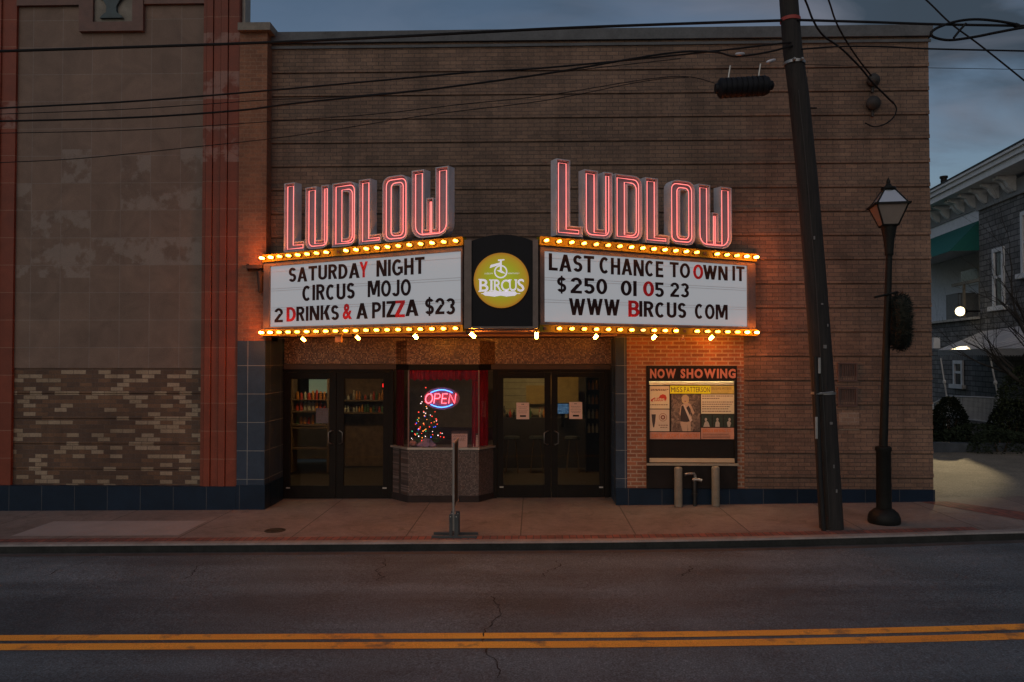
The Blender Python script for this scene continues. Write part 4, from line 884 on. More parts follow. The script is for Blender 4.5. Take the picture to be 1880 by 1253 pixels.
rows6 = [(.78, .15, .85, .03), (.68, .1, .9, .025), (.58, .12, .88, .025), (.5, .1, .8, .025), (.42, .15, .85, .025)]
SCR = M('photo_strip', (.10, .06, .06), .5, var=.6, scale=40)
paper('price_sheet', 'wide printed price sheet with dark photo strip standing on the booth counter', 'price sheet', 829, 793, 858, 821, YF + .1, rows6, .1, M('frame_brown', (.10, .05, .04), .5), top=SCR)
paper('price_sheet', 'narrow printed sheet at the right end of the booth counter beside the red curtain', 'price sheet', 866, 796, 880, 821, YF + .14, rows6[:3], .1, None, top=SCR)
nr = [(.92, .4, .6, .05), (.75, .15, .85, .02), (.66, .2, .8, .02), (.55, .12, .88, .02), (.45, .15, .85, .02), (.38, .2, .8, .02)]
PNK = MATS['paper']
paper('door_notice', 'pinkish paper notice taped inside the left leaf of the right pair of doors', 'notice', 948, 739.5, 971.5, 770, YD + .018, nr, 0, None, None, (.28, .14, .75, .24))
paper('door_notice', 'pinkish paper notice taped to the glass of the rightmost door leaf', 'notice', 1045, 738.5, 1069, 769.5, YD + .018, nr, 0, None, None, (.28, .14, .75, .24))
PAPER = M('grey_print', (.09, .085, .10), .6, var=.5, scale=30)
paper('door_notice', 'dark grey printed notice on the glass of the leftmost door leaf', 'notice', 580, 750, 603, 777.5, YD + .018, [(.9, .1, .9, .04), (.7, .1, .6, .03)])
# ------------------------------------------------------------------ lobby furniture seen through the doors
def lobby(name, lab, cat, build, loc): t = thing(name, lab, cat, loc); build(t); return t
LAMPM = EM('lobby_lamp', (1.0, .72, .38), 36)
for i, (x_, y_, lab) in enumerate(((X(590, 15), 15.6, 'flat warm ceiling lamp in the lobby behind the left pair of doors'), (X(985, 15.5), 16.4, 'flat warm ceiling lamp in the lobby behind the right pair of doors'))):
    t = thing('ceiling_lamp', lab, 'ceiling lamp', (x_, y_, 2.75), 'lobby ceiling lamps'); mb = MB(); mb.box((x_ - .32, y_ - .17, 2.71), (x_ + .32, y_ + .17, 2.749)); mb.build('frame', M('lamp_white', (.5, .48, .45), .5), t); mb = MB(); mb.box((x_ - .28, y_ - .13, 2.70), (x_ + .28, y_ + .13, 2.709)); mb.build('diffuser', LAMPM, t)
WOOD = M('shelf_wood', (.17, .10, .055), .6, var=.35)
sx0, sx1 = X(540, 16.5), X(603, 16.5); t = thing('shelf_unit', 'wooden shelf stacked with red and orange goods behind the leftmost door leaf', 'shelf', (sx0, 16.5, 0))
mb = MB(); zs = [.5, .95, Z(570, 782, 16.5), Z(570, 757, 16.5), 2.4]
for z in zs: mb.box((sx0, 16.4, z), (sx1, 16.75, z + .035))
mb.build('board', WOOD, t); mb = MB(); mb.box((sx0 - .04, 16.4, 0), (sx0, 16.75, 2.5)); mb.box((sx1, 16.4, 0), (sx1 + .04, 16.75, 2.5)); mb.build('side_panel', WOOD, t)
GC = [M('goods_red', (.55, .07, .03), .5), M('goods_orange', (.60, .22, .04), .5), M('goods_cream', (.5, .42, .3), .5), M('goods_dark', (.05, .045, .04), .5), M('goods_green', (.10, .16, .07), .5)]
x_ = sx0 + .03; i = 0
while x_ < sx1 - .08:
    for z in (zs[3] + .035, zs[3] + .27, zs[2] + .035):
        w_ = random.uniform(.055, .075); h_ = random.uniform(.14, .22); mb = MB(); mb.lathe((x_ + .035, 16.55, z), [(w_ / 2, 0), (w_ / 2, h_ * .8), (w_ / 3.5, h_ * .9), (w_ / 3.5, h_)], 10)
        if z == zs[3] + .27: pass
        o_ = mb.build('goods', random.choice(GC[:3] if z != zs[2] + .035 else GC), t)
    x_ += .085; i += 1
mb = MB(); mb.box((sx0, 16.42, zs[3] + .262), (sx1, 16.7, zs[3] + .27)); mb.build('board', WOOD, t)
t2 = thing('shelf_unit', 'dim brown shelf of bottles and jars behind the second door leaf from the left', 'shelf', (X(632, 17.2), 17.2, 0))
a, c_ = P(630, 757, 17.2), P(706, 712, 17.2)
for z in (a.z, a.z + .28): mb = MB(); mb.box((a.x, 17.1, z - .03), (c_.x, 17.4, z)); mb.build('board', WOOD, t2)
mb = MB(); mb.box((a.x, 17.41, 0), (c_.x, 17.45, c_.z + .25)); mb.build('back_panel', M('shelf_back', (.16, .09, .05), .7, var=.5, scale=9), t2)
mb = MB(); mb.box((a.x - .04, 17.1, 0), (a.x, 17.4, c_.z + .25)); mb.build('side_panel', WOOD, t2)
for z in (a.z, a.z + .28):
    for i in range(14):
        if random.random() < .2: continue
        xx = a.x + .05 + (c_.x - a.x - .1) * i / 13; h_ = random.uniform(.10, .22); mb = MB(); mb.lathe((xx, 17.2, z + .001), [(.024, 0), (.026, h_ * .6), (.011, h_ * .78), (.011, h_)], 8); mb.build('goods', random.choice(GC), t2)
a, c_ = P(567, 722, 17.5), P(604, 697, 17.5); mb = MB(); mb.box((a.x, 17.5, a.z), (c_.x, 17.54, c_.z)); t = thing('light_box', 'pale green lit menu panel above the shelf behind the leftmost door leaf', 'light box', a)
mb.build('panel', EM('menu_glow', (.42, .5, .36), .22), t); mb = MB(); mb.box((a.x - .03, 17.541, a.z - .03), (c_.x + .03, 17.56, c_.z + .03)); mb.build('frame', DARK, t)
# right hand lobby wall: boards, bottles, television
t = thing('back_bar', 'tan boarded back bar with glasses and bottles behind the right pair of doors', 'back bar', (X(1000, 17.8), 17.8, 0))
a, c_ = P(918, 762, 17.8), P(1004, 690, 17.8); mb = MB()
for i in range(6): z = a.z + (c_.z - a.z) * i / 6; mb.box((a.x, 17.8, z), (c_.x, 17.84, z + (c_.z - a.z) / 6 - .012))
mb.build('board_wall', M('tan_board', (.42, .34, .2), .6, var=.25), t)
a, c_ = P(1010, 742, 17.7), P(1062, 690, 17.7); mb = MB(); mb.box((a.x, 17.7, a.z), (c_.x, 17.75, c_.z)); mb.build('wood_panel', M('honey_wood', (.42, .26, .08), .5), t)
a, c_ = P(966, 742, 17.7), P(1000, 708, 17.7); mb = MB(); mb.box((a.x, 17.7, a.z), (c_.x, 17.75, c_.z)); mb.build('wood_panel', MATS['honey_wood'], t)
mb = MB(); a, c_ = P(915, 830, 17.2), P(1112, 768, 17.2); mb.box((a.x, 17.2, 0), (c_.x, 17.6, c_.z)); mb.build('counter', M('bar_counter', (.05, .035, .03), .5), t)
for i in range(26):
    q = P(random.uniform(922, 1100), 0, 17.35); z = c_.z; h_ = random.uniform(.1, .26); mb = MB(); mb.lathe((q.x, 17.35 + random.uniform(-.08, .1), z + .001), [(.03, 0), (.032, h_ * .6), (.012, h_ * .75), (.012, h_)], 8); mb.build('bottle', random.choice(GC + [WOOD]), t)
a, c_ = P(1022, 760, 17.0), P(1044, 742, 17.0); t = thing('television', 'small blue television screen glowing inside the right pair of doors', 'television', a)
b = NB('tv_picture'); c2 = b.ramp(b.noise(b.obj(), 26, 4, .6), [(.35, (.02, .05, .14)), (.55, (.10, .25, .5)), (.75, (.5, .6, .7))]); b.base((.02, .02, .02)); b.l(c2, b.b.inputs['Emission Color']); b.b.inputs['Emission Strength'].default_value = .5
mb = MB(); mb.box((a.x, 17.0, a.z), (c_.x, 17.02, c_.z)); mb.build('screen', b.m, t); mb = MB(); mb.box((a.x - .02, 17.021, a.z - .02), (c_.x + .02, 17.05, c_.z + .02)); mb.build('case', DARK, t); mb = MB(); mb.box(((a.x + c_.x) / 2 - .03, 17.03, a.z - .3), ((a.x + c_.x) / 2 + .03, 17.049, a.z - .021)); mb.build('stand', DARK, t)
# right edge: glass cabinet with pale glints
t = thing('display_cabinet', 'tall display cabinet of pale bottles seen at the right edge of the rightmost door', 'cabinet', (X(1090, 16.5), 16.5, 0)); a, c_ = P(1076, 800, 16.5), P(1112, 694, 16.5)
mb = MB(); mb.box((a.x, 16.7, 0), (c_.x, 16.74, c_.z)); mb.box((a.x, 16.5, 0), (a.x + .03, 16.7, c_.z)); mb.box((c_.x - .03, 16.5, 0), (c_.x, 16.7, c_.z)); mb.build('case', DARK, t)
for r_ in range(4):
    z = a.z + .05 + r_ * (c_.z - a.z) / 4
    for i in range(4): mb = MB(); mb.lathe((a.x + .07 + i * .085, 16.6, z), [(.028, 0), (.028, .13), (.01, .17), (.01, .2)], 8); mb.build('bottle', random.choice(GC[1:3]), t)
q = P(703.5, 708, 14.2); t = thing('exit_indicator', 'tiny red indicator lamp glowing at the top corner of the second door leaf', 'indicator lamp', q); mb = MB(); mb.box((q.x - .03, 14.2, q.z - .06), (q.x + .03, 14.24, q.z + .06)); mb.build('case', DARK, t); mb = MB(); mb.box((q.x - .008, 14.19, q.z - .035), (q.x + .008, 14.199, q.z + .035)); mb.build('lamp', EM('red_led', (1, .02, .02), 3), t)
# coat figure / stool silhouettes are left to darkness; a few stools stand in the lobby
for i, x_ in enumerate((940, 985, 1050)):
    q = P(x_, 0, 16.6); t = thing('bar_stool', ['dark bar stool nearest the ticket booth in the right hand lobby', 'dark bar stool in the middle of the row before the back bar', 'dark bar stool below the blue television'][i], 'bar stool', (q.x, 16.6, gz(q.x)), 'lobby bar stools')
    mb = MB(); mb.lathe((q.x, 16.6, .72), [(.17, 0), (.18, .02), (.16, .06)], 16); mb.build('seat', GC[3], t)
    for j in range(4): an = math.pi / 4 + j * math.pi / 2; mb = MB(); mb.tube([(q.x + .1 * math.cos(an), 16.6 + .1 * math.sin(an), .72), (q.x + .19 * math.cos(an), 16.6 + .19 * math.sin(an), gz(q.x) + .006)], .013, 6); mb.build('leg', WOOD, t)

# ------------------------------------------------------------------ NOW SHOWING case
a, c_ = P(1188, 892, YM - .06), P(1353, 672, YM - .06)
pc = thing('poster_case', 'black wall case headed NOW SHOWING on the red brick beside the entrance', 'poster case', (a.x, YM, a.z))
CB = M('case_black', (.016, .014, .013), .45, var=.3)
zh = Z(1270, 700, YM - .06); zr1, zr0 = Z(1270, 851, YM - .06), Z(1270, 855, YM - .06)
mb = MB(); mb.box((a.x, YM - .06, zh), (c_.x, YM - .05, c_.z)); mb.box((a.x, YM - .049, c_.z - .03), (c_.x, YM + .018, c_.z)); mb.box((a.x, YM - .049, zh), (a.x + .03, YM + .018, c_.z - .0305)); mb.box((c_.x - .03, YM - .049, zh), (c_.x, YM + .018, c_.z - .0305)); mb.box((a.x, YM - .06, zr0), (a.x + .04, YM + .018, zh - .0005)); mb.box((c_.x - .04, YM - .06, zr0), (c_.x, YM + .018, zh - .0005)); mb.box((a.x, YM - .06, .31), (c_.x, YM + .018, zr0 - .0005)); mb.build('frame', CB, pc)
mb = MB(); mb.box((a.x + .041, YM - .005, zr0), (c_.x - .041, YM + .017, c_.z - .031)); mb.build('back_panel', M('case_back', (.014, .013, .012), .6), pc)
mb = MB(); mb.box((a.x - .012, YM - .085, zr0 + .0), (c_.x + .012, YM - .061, zr1)); mb.build('sill', M('sill_alu', (.34, .29, .21), .5, .3), pc)
TAN = M('tan_strip', (.52, .40, .25), .6, var=.1)
zs0, zs1 = Z(1270, 849, YM), Z(1270, 841.5, YM)
mb = MB(); mb.box((a.x + .042, YM - .03, zs0), (c_.x - .042, YM - .006, zs1)); mb.build('lower_strip', TAN, pc)
zt0, zt1 = Z(1270, 707, YM), Z(1270, 701.5, YM)
mb = MB(); mb.box((a.x + .042, YM - .03, zt0), (c_.x - .042, YM - .006, zt1 + .01)); mb.build('upper_strip', TAN, pc)
mb = MB(); mb.tube([(a.x + .06, YM - .032, zh + .03), (c_.x - .06, YM - .032, zh + .03)], .008, 8); mb.build('lamp_tube', EM('case_tube', (1.0, .86, .50), 95), pc)
mb = MB(); o = Vector((0, YM - .0605, 0)); LT = M('case_letter', (.44, .19, .14), .5, var=.1)
def wr(x0, x1, y0, y1, s_, bold, d=.004, y=YM - .06, gap=.12, fat=None):
    q0, q1 = P(x0, y1, y), P(x1, y0, y); mbx = mb; text(mbx, s_, bold, Vector((0, y, 0)), UX, UZ, NF, q0.x, q1.x, q0.z, q1.z, .0005, gap, d)
wr(1193.5, 1241, 677.5, 695, 'NOW', .045); wr(1249.5, 1350.5, 677.5, 695, 'SHOWING', .045)
mb.build('lettering', LT, pc)
# the poster itself
YQ = YM - .012
def rect(mb, x0, y0, x1, y1, d0, d1): q0, q1 = P(x0, y1, YQ), P(x1, y0, YQ); mb.box((q0.x, YQ - d1, q0.z), (q1.x, YQ - d0, q1.z))
q0 = P(1192.5, 807, YQ); po = thing('film_poster', 'poster titled MISS PATTERSON with a woman in a sash, pinned in the wall case', 'poster', q0)
mb = MB(); rect(mb, 1192.5, 708, 1348, 807, 0, .004); mb.build('sheet', M('poster_black', (.03, .025, .02), .6), po)
CRE = M('poster_cream', (.70, .63, .40), .6, var=.06); PIN = M('poster_pink', (.60, .50, .36), .6, var=.08)
mb = MB(); rect(mb, 1193, 709, 1228.7, 750.5, .0045, .006); mb.build('cell', CRE, po); mb = MB(); rect(mb, 1193, 752.2, 1228.7, 792, .0045, .006); mb.build('cell', PIN, po)
mb = MB(); rect(mb, 1230.2, 708.5, 1304.5, 723, .0045, .006); mb.build('title_strip', M('poster_yellow', (.86, .90, .02), .6, var=.05), po); mb = MB(); rect(mb, 1304.6, 708.5, 1347.7, 723, .0045, .006); mb.build('title_strip', M('poster_pale_yellow', (.62, .52, .12), .6), po)
mb = MB(); rect(mb, 1287, 724.5, 1347.5, 760, .0045, .006); mb.build('cell', CRE, po)
mb = MB(); rect(mb, 1193, 793.8, 1285.5, 806.5, .0045, .006); mb.build('cell', M('poster_rose', (.50, .25, .17), .6), po); mb = MB(); rect(mb, 1287, 786, 1347.5, 806.5, .0045, .006); mb.build('cell', M('poster_salmon', (.55, .27, .17), .6), po)
def wq(mb, x0, x1, y0, y1, s_, bold=.01, gap=.12): q0, q1 = P(x0, y1, YQ), P(x1, y0, YQ); text(mb, s_, bold, Vector((0, YQ, 0)), UX, UZ, NF, q0.x, q1.x, q0.z, q1.z, .0066, gap)
mb = MB(); wq(mb, 1232, 1252.5, 711.3, 720.3, 'MISS', 0); wq(mb, 1256, 1303, 711.3, 720.3, 'PATTERSON', 0); mb.build('lettering', PRINT, po)
mb = MB(); wq(mb, 1306.5, 1323, 711, 716, 'BELGIAN'); wq(mb, 1325.5, 1343, 711, 716, 'WITBIER'); mb.build('lettering', M('ink_olive', (.30, .24, .08), .6), po)
RI = M('ink_red', (.52, .05, .02), .6); OI = M('ink_orange', (.58, .16, .03), .6)
mb = MB(); wq(mb, 1195, 1216, 796.5, 804, 'CELEBRATING', .02); wq(mb, 1219, 1246, 796.5, 804, "LUDLOW'S", .02); wq(mb, 1249, 1262, 796.5, 804, 'RICH', .02); wq(mb, 1264, 1284, 796.5, 804, 'HISTORY', .02); mb.build('lettering', OI, po)
mb = MB(); wq(mb, 1290, 1309, 788, 794, 'BIRCUS', .02); wq(mb, 1311, 1332, 788, 794, 'BREWING', .02); wq(mb, 1335, 1343, 788, 794, 'CO.', .02); mb.build('lettering', OI, po)
mb = MB(); wq(mb, 1201, 1223, 730.5, 737, 'LUDLOW', .03); mb.build('lettering', RI, po)
mb = MB()
def pts_(l): return [(P(x_, y_, YQ).x, P(x_, y_, YQ).z) for x_, y_ in l]
oq = Vector((0, YQ, 0)); mb.slab(oq, UX, UZ, NF, pts_([(1209, 731), (1212, 726), (1217, 724), (1222, 726), (1224, 731), (1222.5, 736), (1219, 731.5), (1213, 731.5)][::-1]), .0062, .0064); mb.slab(oq, UX, UZ, NF, pts_([(1195, 734), (1202, 730), (1203, 731.5), (1198, 735), (1199, 738), (1195, 737)][::-1]), .0062, .0064); mb.build('emblem', RI, po)
mb = MB()
for x0, x1, y_ in ((1194.5, 1223, 717.2), (1194.5, 1227, 715.2), (1194, 1226.5, 743.5), (1289, 1312, 727.5), (1315, 1345, 727.5), (1289, 1322, 732), (1289, 1346, 738.5), (1289, 1343, 742.5), (1289, 1340, 747), (1289, 1338, 751), (1289, 1342, 755.5), (1209, 1226, 781), (1212, 1226, 785)):
    q = x0
    while q < x1 - 1: l = random.uniform(1.5, 4.5); rect(mb, q, y_ - .7, min(q + l, x1), y_ + .7, .0061, .0066); q += l + .9
    mb.build('text_line', M('ink_brown', (.16, .09, .06), .6), po); mb = MB()
for y_ in (797.5, 801, 804): rect(mb, 1290, y_ - .5, 1343 - random.uniform(0, 8), y_ + .5, .0061, .0066)
mb.build('small_print', M('ink_brown', (.16, .09, .06), .6), po)
mb = MB(); q = pts_([(1196, 761), (1204, 761), (1203, 774), (1201, 785), (1199, 785), (1197, 774)][::-1]); mb.slab(oq, UX, UZ, NF, q, .0062, .0066); mb.build('beer_tap_picture', M('ink_dark', (.05, .04, .04), .6), po)
mb = MB(); cc = P(1217, 766.5, YQ); k_ = 13 / F
for r0, r1 in ((7.2, 6.4), (4.2, 2.0)):
    for i in range(20):
        a0, a1 = 2 * math.pi * i / 20, 2 * math.pi * (i + 1) / 20
        mb.slab(Vector((cc.x, YQ, cc.z)), UX, UZ, NF, [(r0 * k_ * math.cos(a0), r0 * k_ * math.sin(a0)), (r0 * k_ * math.cos(a1), r0 * k_ * math.sin(a1)), (r1 * k_ * math.cos(a1), r1 * k_ * math.sin(a1)), (r1 * k_ * math.cos(a0), r1 * k_ * math.sin(a0))], .0062, .0066)
mb.build('emblem', M('ink_rust', (.24, .08, .04), .6), po)
# picture of the woman in a sash, flat print
b = NB('photo_ground'); p = b.pos(); c2 = b.ramp(b.noise(p, 13, 6, .7, 1.2), [(.34, (.045, .03, .022)), (.5, (.14, .10, .07)), (.68, (.34, .26, .18))]); b.base(c2); b.rough(.6)
mb = MB(); rect(mb, 1232.5, 724.5, 1285, 792, .0045, .006); pic = mb.build('picture', b.m, po)
SK = M('photo_skin', (.50, .36, .24), .6, var=.12); HAIR = M('photo_hair', (.52, .40, .2), .6, var=.2); SU = M('photo_suit', (.05, .04, .035), .6)
def flat(name, mat, l, d): mb = MB(); mb.slab(oq, UX, UZ, NF, pts_(l)[::-1], .006, d); mb.build(name, mat, pic)
flat('printed_figure', SK, [(1254, 742), (1250, 745), (1247, 760), (1250, 766), (1249, 778), (1253, 792), (1262, 792), (1262, 778), (1263, 792), (1268, 792), (1268, 775), (1270, 766), (1266, 758), (1267, 752), (1272, 762), (1275, 758), (1268, 743), (1262, 739)], .0063)
flat('printed_figure', SU, [(1249, 764), (1251, 746), (1255, 744), (1259, 750), (1264, 745), (1268, 752), (1267, 762), (1269, 773), (1262, 775), (1256, 775), (1249, 774)], .0065)
flat('printed_figure', M('photo_sash', (.60, .5, .38), .6), [(1254, 744), (1257, 744), (1271, 772), (1267, 775)], .0067)
flat('printed_figure', HAIR, [(1252, 738), (1251, 730), (1255, 725.5), (1260, 725), (1264.5, 729), (1264.5, 738), (1261, 741), (1255, 741)], .0064)
flat('printed_figure', SK, [(1254, 731), (1258, 728.5), (1261.5, 731), (1261, 737), (1257.5, 740), (1254.5, 737)], .0068)
flat('printed_figure', M('photo_lips', (.2, .05, .04), .6), [(1256.3, 736.3), (1259.3, 736.3), (1258.5, 738), (1257, 738)], .0070)
mb = MB()
for i, x_ in enumerate((1288, 1308.5, 1328.5)): rect(mb, x_, 762, x_ + 18.5, 784.5, .0045, .006)
mb.build('picture', M('portrait_green', (.03, .045, .03), .6, var=.5, scale=30), po)
mb = MB()
for i, x_ in enumerate((1297, 1317, 1338)):
    s_ = (-2, 0, 2)[i]; mb.slab(oq, UX, UZ, NF, pts_([(x_ - 4 + s_, 784), (x_ - 3.5, 776), (x_ - 1.6, 773.6), (x_ + 1.6, 773.6), (x_ + 4, 777), (x_ + 4 - s_, 784)][::-1]), .0061, .0064)
    mb.slab(oq, UX, UZ, NF, pts_([(x_ + s_ * .6 + 2.3 * math.cos(j * .785), 770.5 + 3.1 * math.sin(j * .785)) for j in range(8)][::-1]), .0062, .0066)
mb.build('portrait_figure', M('portrait_pale', (.42, .38, .30), .6, var=.3, scale=40), po)
# ------------------------------------------------------------------ bollards and standpipe
BOL = M('bollard_paint', (.20, .18, .135), .6, var=.3, scale=9, bump=.2)
def bollard(px_, py0, py1, lab):
    q = G(px_, py1); r = 7.2 * q.y / F; h_ = P(px_, py0, q.y).z - q.z; t = thing('bollard', lab, 'bollard', q, 'bollards round the standpipe')
    mb = MB(); mb.lathe(q, [(r, 0), (r, h_ - .03), (r * .96, h_ - .012), (r * .8, h_)], 20); mb.build('post', BOL, t, True)
    mb = MB(); mb.lathe(q, [(r + .004, .0), (r + .004, .015)], 20); mb.build('collar', M('bollard_rust', (.14, .11, .08), .8), t)
bollard(1245.5, 858, 931, 'olive steel bollard left of the standpipe below the poster case')
bollard(1314, 857, 930, 'olive steel bollard right of the standpipe below the poster case')
q = G(1275, 929); q.y = YM - .14; q.z = gz(q.x); k = q.y / F
PIPE = M('pipe_iron', (.06, .06, .058), .4, .7, var=.4)
t = thing('standpipe', 'dark iron standpipe with a bent outlet and valve between the two bollards', 'standpipe', q)
zz_ = lambda y_: P(1275, y_, q.y).z; xx_ = lambda x_: X(x_, q.y)
mb = MB(); mb.lathe(q, [(.03, 0), (.03, .18), (.05, .181), (.05, .21), (.038, .211), (.038, zz_(884) - q.z), (.052, zz_(884) - q.z + .001), (.052, zz_(881) - q.z), (.038, zz_(881) - q.z + .001), (.038, zz_(878) - q.z)], 14); mb.build('pipe', PIPE, t, True)
mb = MB(); mb.tube([(xx_(1275), q.y, zz_(880)), (xx_(1275), q.y, zz_(874)), (xx_(1272.5), q.y - .01, zz_(870)), (xx_(1268), q.y - .03, zz_(869.5)), (xx_(1258), q.y - .05, zz_(870)), (xx_(1254.5), q.y - .06, zz_(871))], [.03, .028, .024, .022, .022, .028], 10); mb.build('outlet', M('pipe_worn', (.28, .27, .25), .35, .8, var=.3), t, True)
mb = MB(); mb.tube([(xx_(1270), q.y - .02, zz_(881)), (xx_(1280), q.y - .03, zz_(880.5)), (xx_(1286.5), q.y - .04, zz_(882))], [.034, .028, .03], 10); mb.build('valve', MATS['pipe_worn'], t, True)
# valve cover in the pavement
q = G(505, 974.5); mb = MB(); mb.lathe((q.x, q.y, q.z - .01), [(.15, 0), (.15, .016), (.125, .016), (.12, .013), (.06, .013), (.05, .017)], 28); tag(mb.build('valve_cover', M('cast_iron', (.035, .027, .022), .6, .5, var=.5), loc=q), 'small round iron valve cover set into the pavement', 'valve cover')
# ------------------------------------------------------------------ sign on the kerb seen edge on
q = G(832, 989); bs = thing('sidewalk_sign', 'thin metal sign board on a double foot at the kerb, seen edge on', 'sign', q)
GM = M('sign_steel', (.07, .078, .08), .5, .4, var=.3); k = q.y / F
y0, y1 = q.y + .02, q.y + .62; x_ = q.x; ztp = P(832, 813, y0).z
mb = MB(); mb.box((x_ - .013, y0, q.z + .10), (x_ + .013, y0 + .03, ztp)); mb.box((x_ - .013, y1 - .03, q.z + .40), (x_ + .013, y1, ztp)); mb.box((x_ - .013, y0 + .031, ztp - .03), (x_ + .013, y1 - .031, ztp)); mb.box((x_ - .013, y0 + .031, q.z + .40), (x_ + .013, y1 - .031, q.z + .43)); mb.build('frame', M('sign_alu', (.27, .255, .235), .5, .4, var=.25), bs)
mb = MB(); mb.box((x_ - .005, y0 + .032, q.z + .432), (x_ + .005, y1 - .032, ztp - .032)); mb.build('panel', M('sign_panel', (.033, .030, .028), .5), bs)
for dy in (.0, .22):
    mb = MB(); yy = y0 + dy - .03; mb.box((x_ - .30, yy, q.z), (x_ + .33, yy + .05, q.z + .035)); mb.build('foot', GM, bs, bevel=.004)
    mb = MB(); mb.box((x_ - .055, yy + .008, q.z + .036), (x_ - .016, yy + .042, q.z + .33)); mb.box((x_ + .016, yy + .008, q.z + .036), (x_ + .07, yy + .042, q.z + .33)); mb.build('upright', GM, bs)
    mb = MB()
    for s_ in (-.037, .043): mb.lathe((x_ + s_, yy + .008, q.z + .30), [(.008, 0), (.008, .008)], 8, NF)
    mb.build('bolt', M('bolt_bright', (.6, .6, .58), .3, .8), bs)
# ------------------------------------------------------------------ utility pole
q = G(1527, 975); YPOLE = q.y + .16
def PP(px_, py_, dy=0): return P(px_, py_, YPOLE + dy)
pole = thing('utility_pole', 'leaning dark wooden utility pole with metal bands standing at the kerb', 'utility pole', (q.x, YPOLE, gz(q.x)))
b = NB('pole_wood'); p = b.obj(); m_ = b.n('ShaderNodeMapping'); m_.inputs['Scale'].default_value = (9, 9, .5); b.l(p, m_.inputs[0]); gr = b.noise(m_.outputs[0], 4, 6, .65)
c2 = b.ramp(gr, [(.32, (.006, .0055, .005)), (.68, (.026, .021, .018))]); b.base(c2); b.rough(.85); b.bump(gr, .7, .01); PW = b.m
axis = [(1527, 975, .165), (1519, 840, .160), (1509, 680, .157), (1496, 500, .150), (1482, 330, .145), (1466, 170, .140), (1455, 90, .135), (1448, 0, .13), (1441, -90, .125)]
mb = MB(); q0 = PP(1527, 975); mb.tube([Vector((q0.x, YPOLE, gz(q0.x) - .05))] + [PP(a, y_) for a, y_, r in axis], [.172] + [r for a, y_, r in axis], 18); mb.build('post', PW, pole, True)
def band(name, ya, r, h_, mat):
    for (a0, y0, _), (a1, y1, _) in zip(axis[:-1], axis[1:]):
        if y1 <= ya <= y0: xx = a1 + (a0 - a1) * (ya - y1) / (y0 - y1)
    c0 = PP(xx, ya); mb = MB(); mb.lathe(c0, [(r - .005, -h_ / 2), (r + .008, -h_ / 2), (r + .008, h_ / 2), (r - .005, h_ / 2)], 18); mb.build(name, mat, pole, True); return c0
GALV = M('galvanised', (.33, .33, .32), .4, .7, var=.3)
band('band', 722, .162, .035, GALV); band('band', 38, .136, .05, M('red_band', (.30, .05, .04), .6)); 
c0 = band('band', 117, .143, .04, GALV)
mb = MB()
for s_ in (-.06, .05): mb.lathe(c0 + Vector((s_, -.15, 0)), [(.025, 0), (.025, .03), (.012, .05)], 8, NF)
mb.build('bolt', GALV, pole)
mb = MB(); c1 = PP(1484, 201); mb.tube([c1 + Vector((-.1, -.05, 0)), c1 + Vector((.10, -.05, 0))], .012, 6); mb.build('step', DARK, pole)
mb = MB(); e_ = [PP(1497, 655, -.14), PP(1501, 760, -.15), PP(1506, 880, -.15), PP(1512, 972, -.155)]; e_[-1].z = gz(e_[-1].x); mb.tube(e_, .035, 10); mb.build('riser_pipe', M('riser_black', (.022, .022, .022), .4), pole, True)
for x0, y0, x1, y1 in ((1502.5, 657, 1506.5, 686), (1497, 766, 1501, 806)):
    mb = MB(); a, c2 = PP(x0, y1, -.19), PP(x1, y0, -.19); mb.box((a.x, a.y, a.z), (c2.x, a.y + .01, c2.z)); mb.build('tag_plate', M('plate_pale', (.30, .30, .29), .5, .3), pole)
mb = MB(); mb.tube([PP(1524, 968, -.165), PP(1513, 760, -.17), PP(1498, 520, -.155), PP(1480, 300, -.15), PP(1466, 165, -.145)], .006, 5); mb.build('ground_wire', M('wire_dull', (.05, .048, .045), .6, .3), pole)
for x_, y_ in ((1519, 600), (1508, 560), (1524, 780), (1530, 860), (1494, 440), (1512, 640), (1535, 905)):
    a = PP(x_, y_, -.172); mb = MB(); mb.box((a.x, a.y, a.z), (a.x + random.uniform(.015, .05), a.y + .012, a.z + random.uniform(.02, .05))); mb.build('tag_plate', M('tag_dull', (.16, .155, .15), .6, .3, var=.5), pole)
mb = MB(); mb.tube([PP(1499, 724, -.17), PP(1530, 720, -.17)], .012, 6); mb.build('strap', GALV, pole)
# ------------------------------------------------------------------ cables
BLK = M('cable_black', (.012, .012, .013), .5, var=.2)
def spline(p_, n_=8):
    r = []
    for i in range(len(p_) - 1):
        p0, p1, p2, p3 = p_[max(i - 1, 0)], p_[i], p_[i + 1], p_[min(i + 2, len(p_) - 1)]
        for j in range(n_):
            t = j / n_; r.append(.5 * ((2 * p1) + (p2 - p0) * t + (2 * p0 - 5 * p1 + 4 * p2 - p3) * t * t + (3 * p1 - p0 - 3 * p2 + p3) * t ** 3))
    return r + [p_[-1]]
def cable(name, lab, pts, r, dy=0, group='overhead cables', cat='cable', Yf=None):
    q = [P(x_, y_, (Yf(x_) if Yf else YPOLE + dy)) for x_, y_ in pts]; sp_ = spline(q)
    if pts[0][0] == -300: sp_ = [q[0] + (q[0] - q[1]) * 4] + sp_
    if pts[-1][0] >= 1960: sp_ = sp_ + [q[-1] + (q[-1] - q[-2]) * 5]
    mb = MB(); mb.tube(sp_, r, 6); return tag(mb.build(name, BLK, None, True, loc=q[0]), lab, cat, group)
cable('utility_cable', 'thick topmost black cable running from the left edge along the roofline to the pole', [(-300, 103), (0, 94.5), (450, 80), (700, 69), (1000, 53.5), (1250, 44), (1436, 38)], .020, -.12)
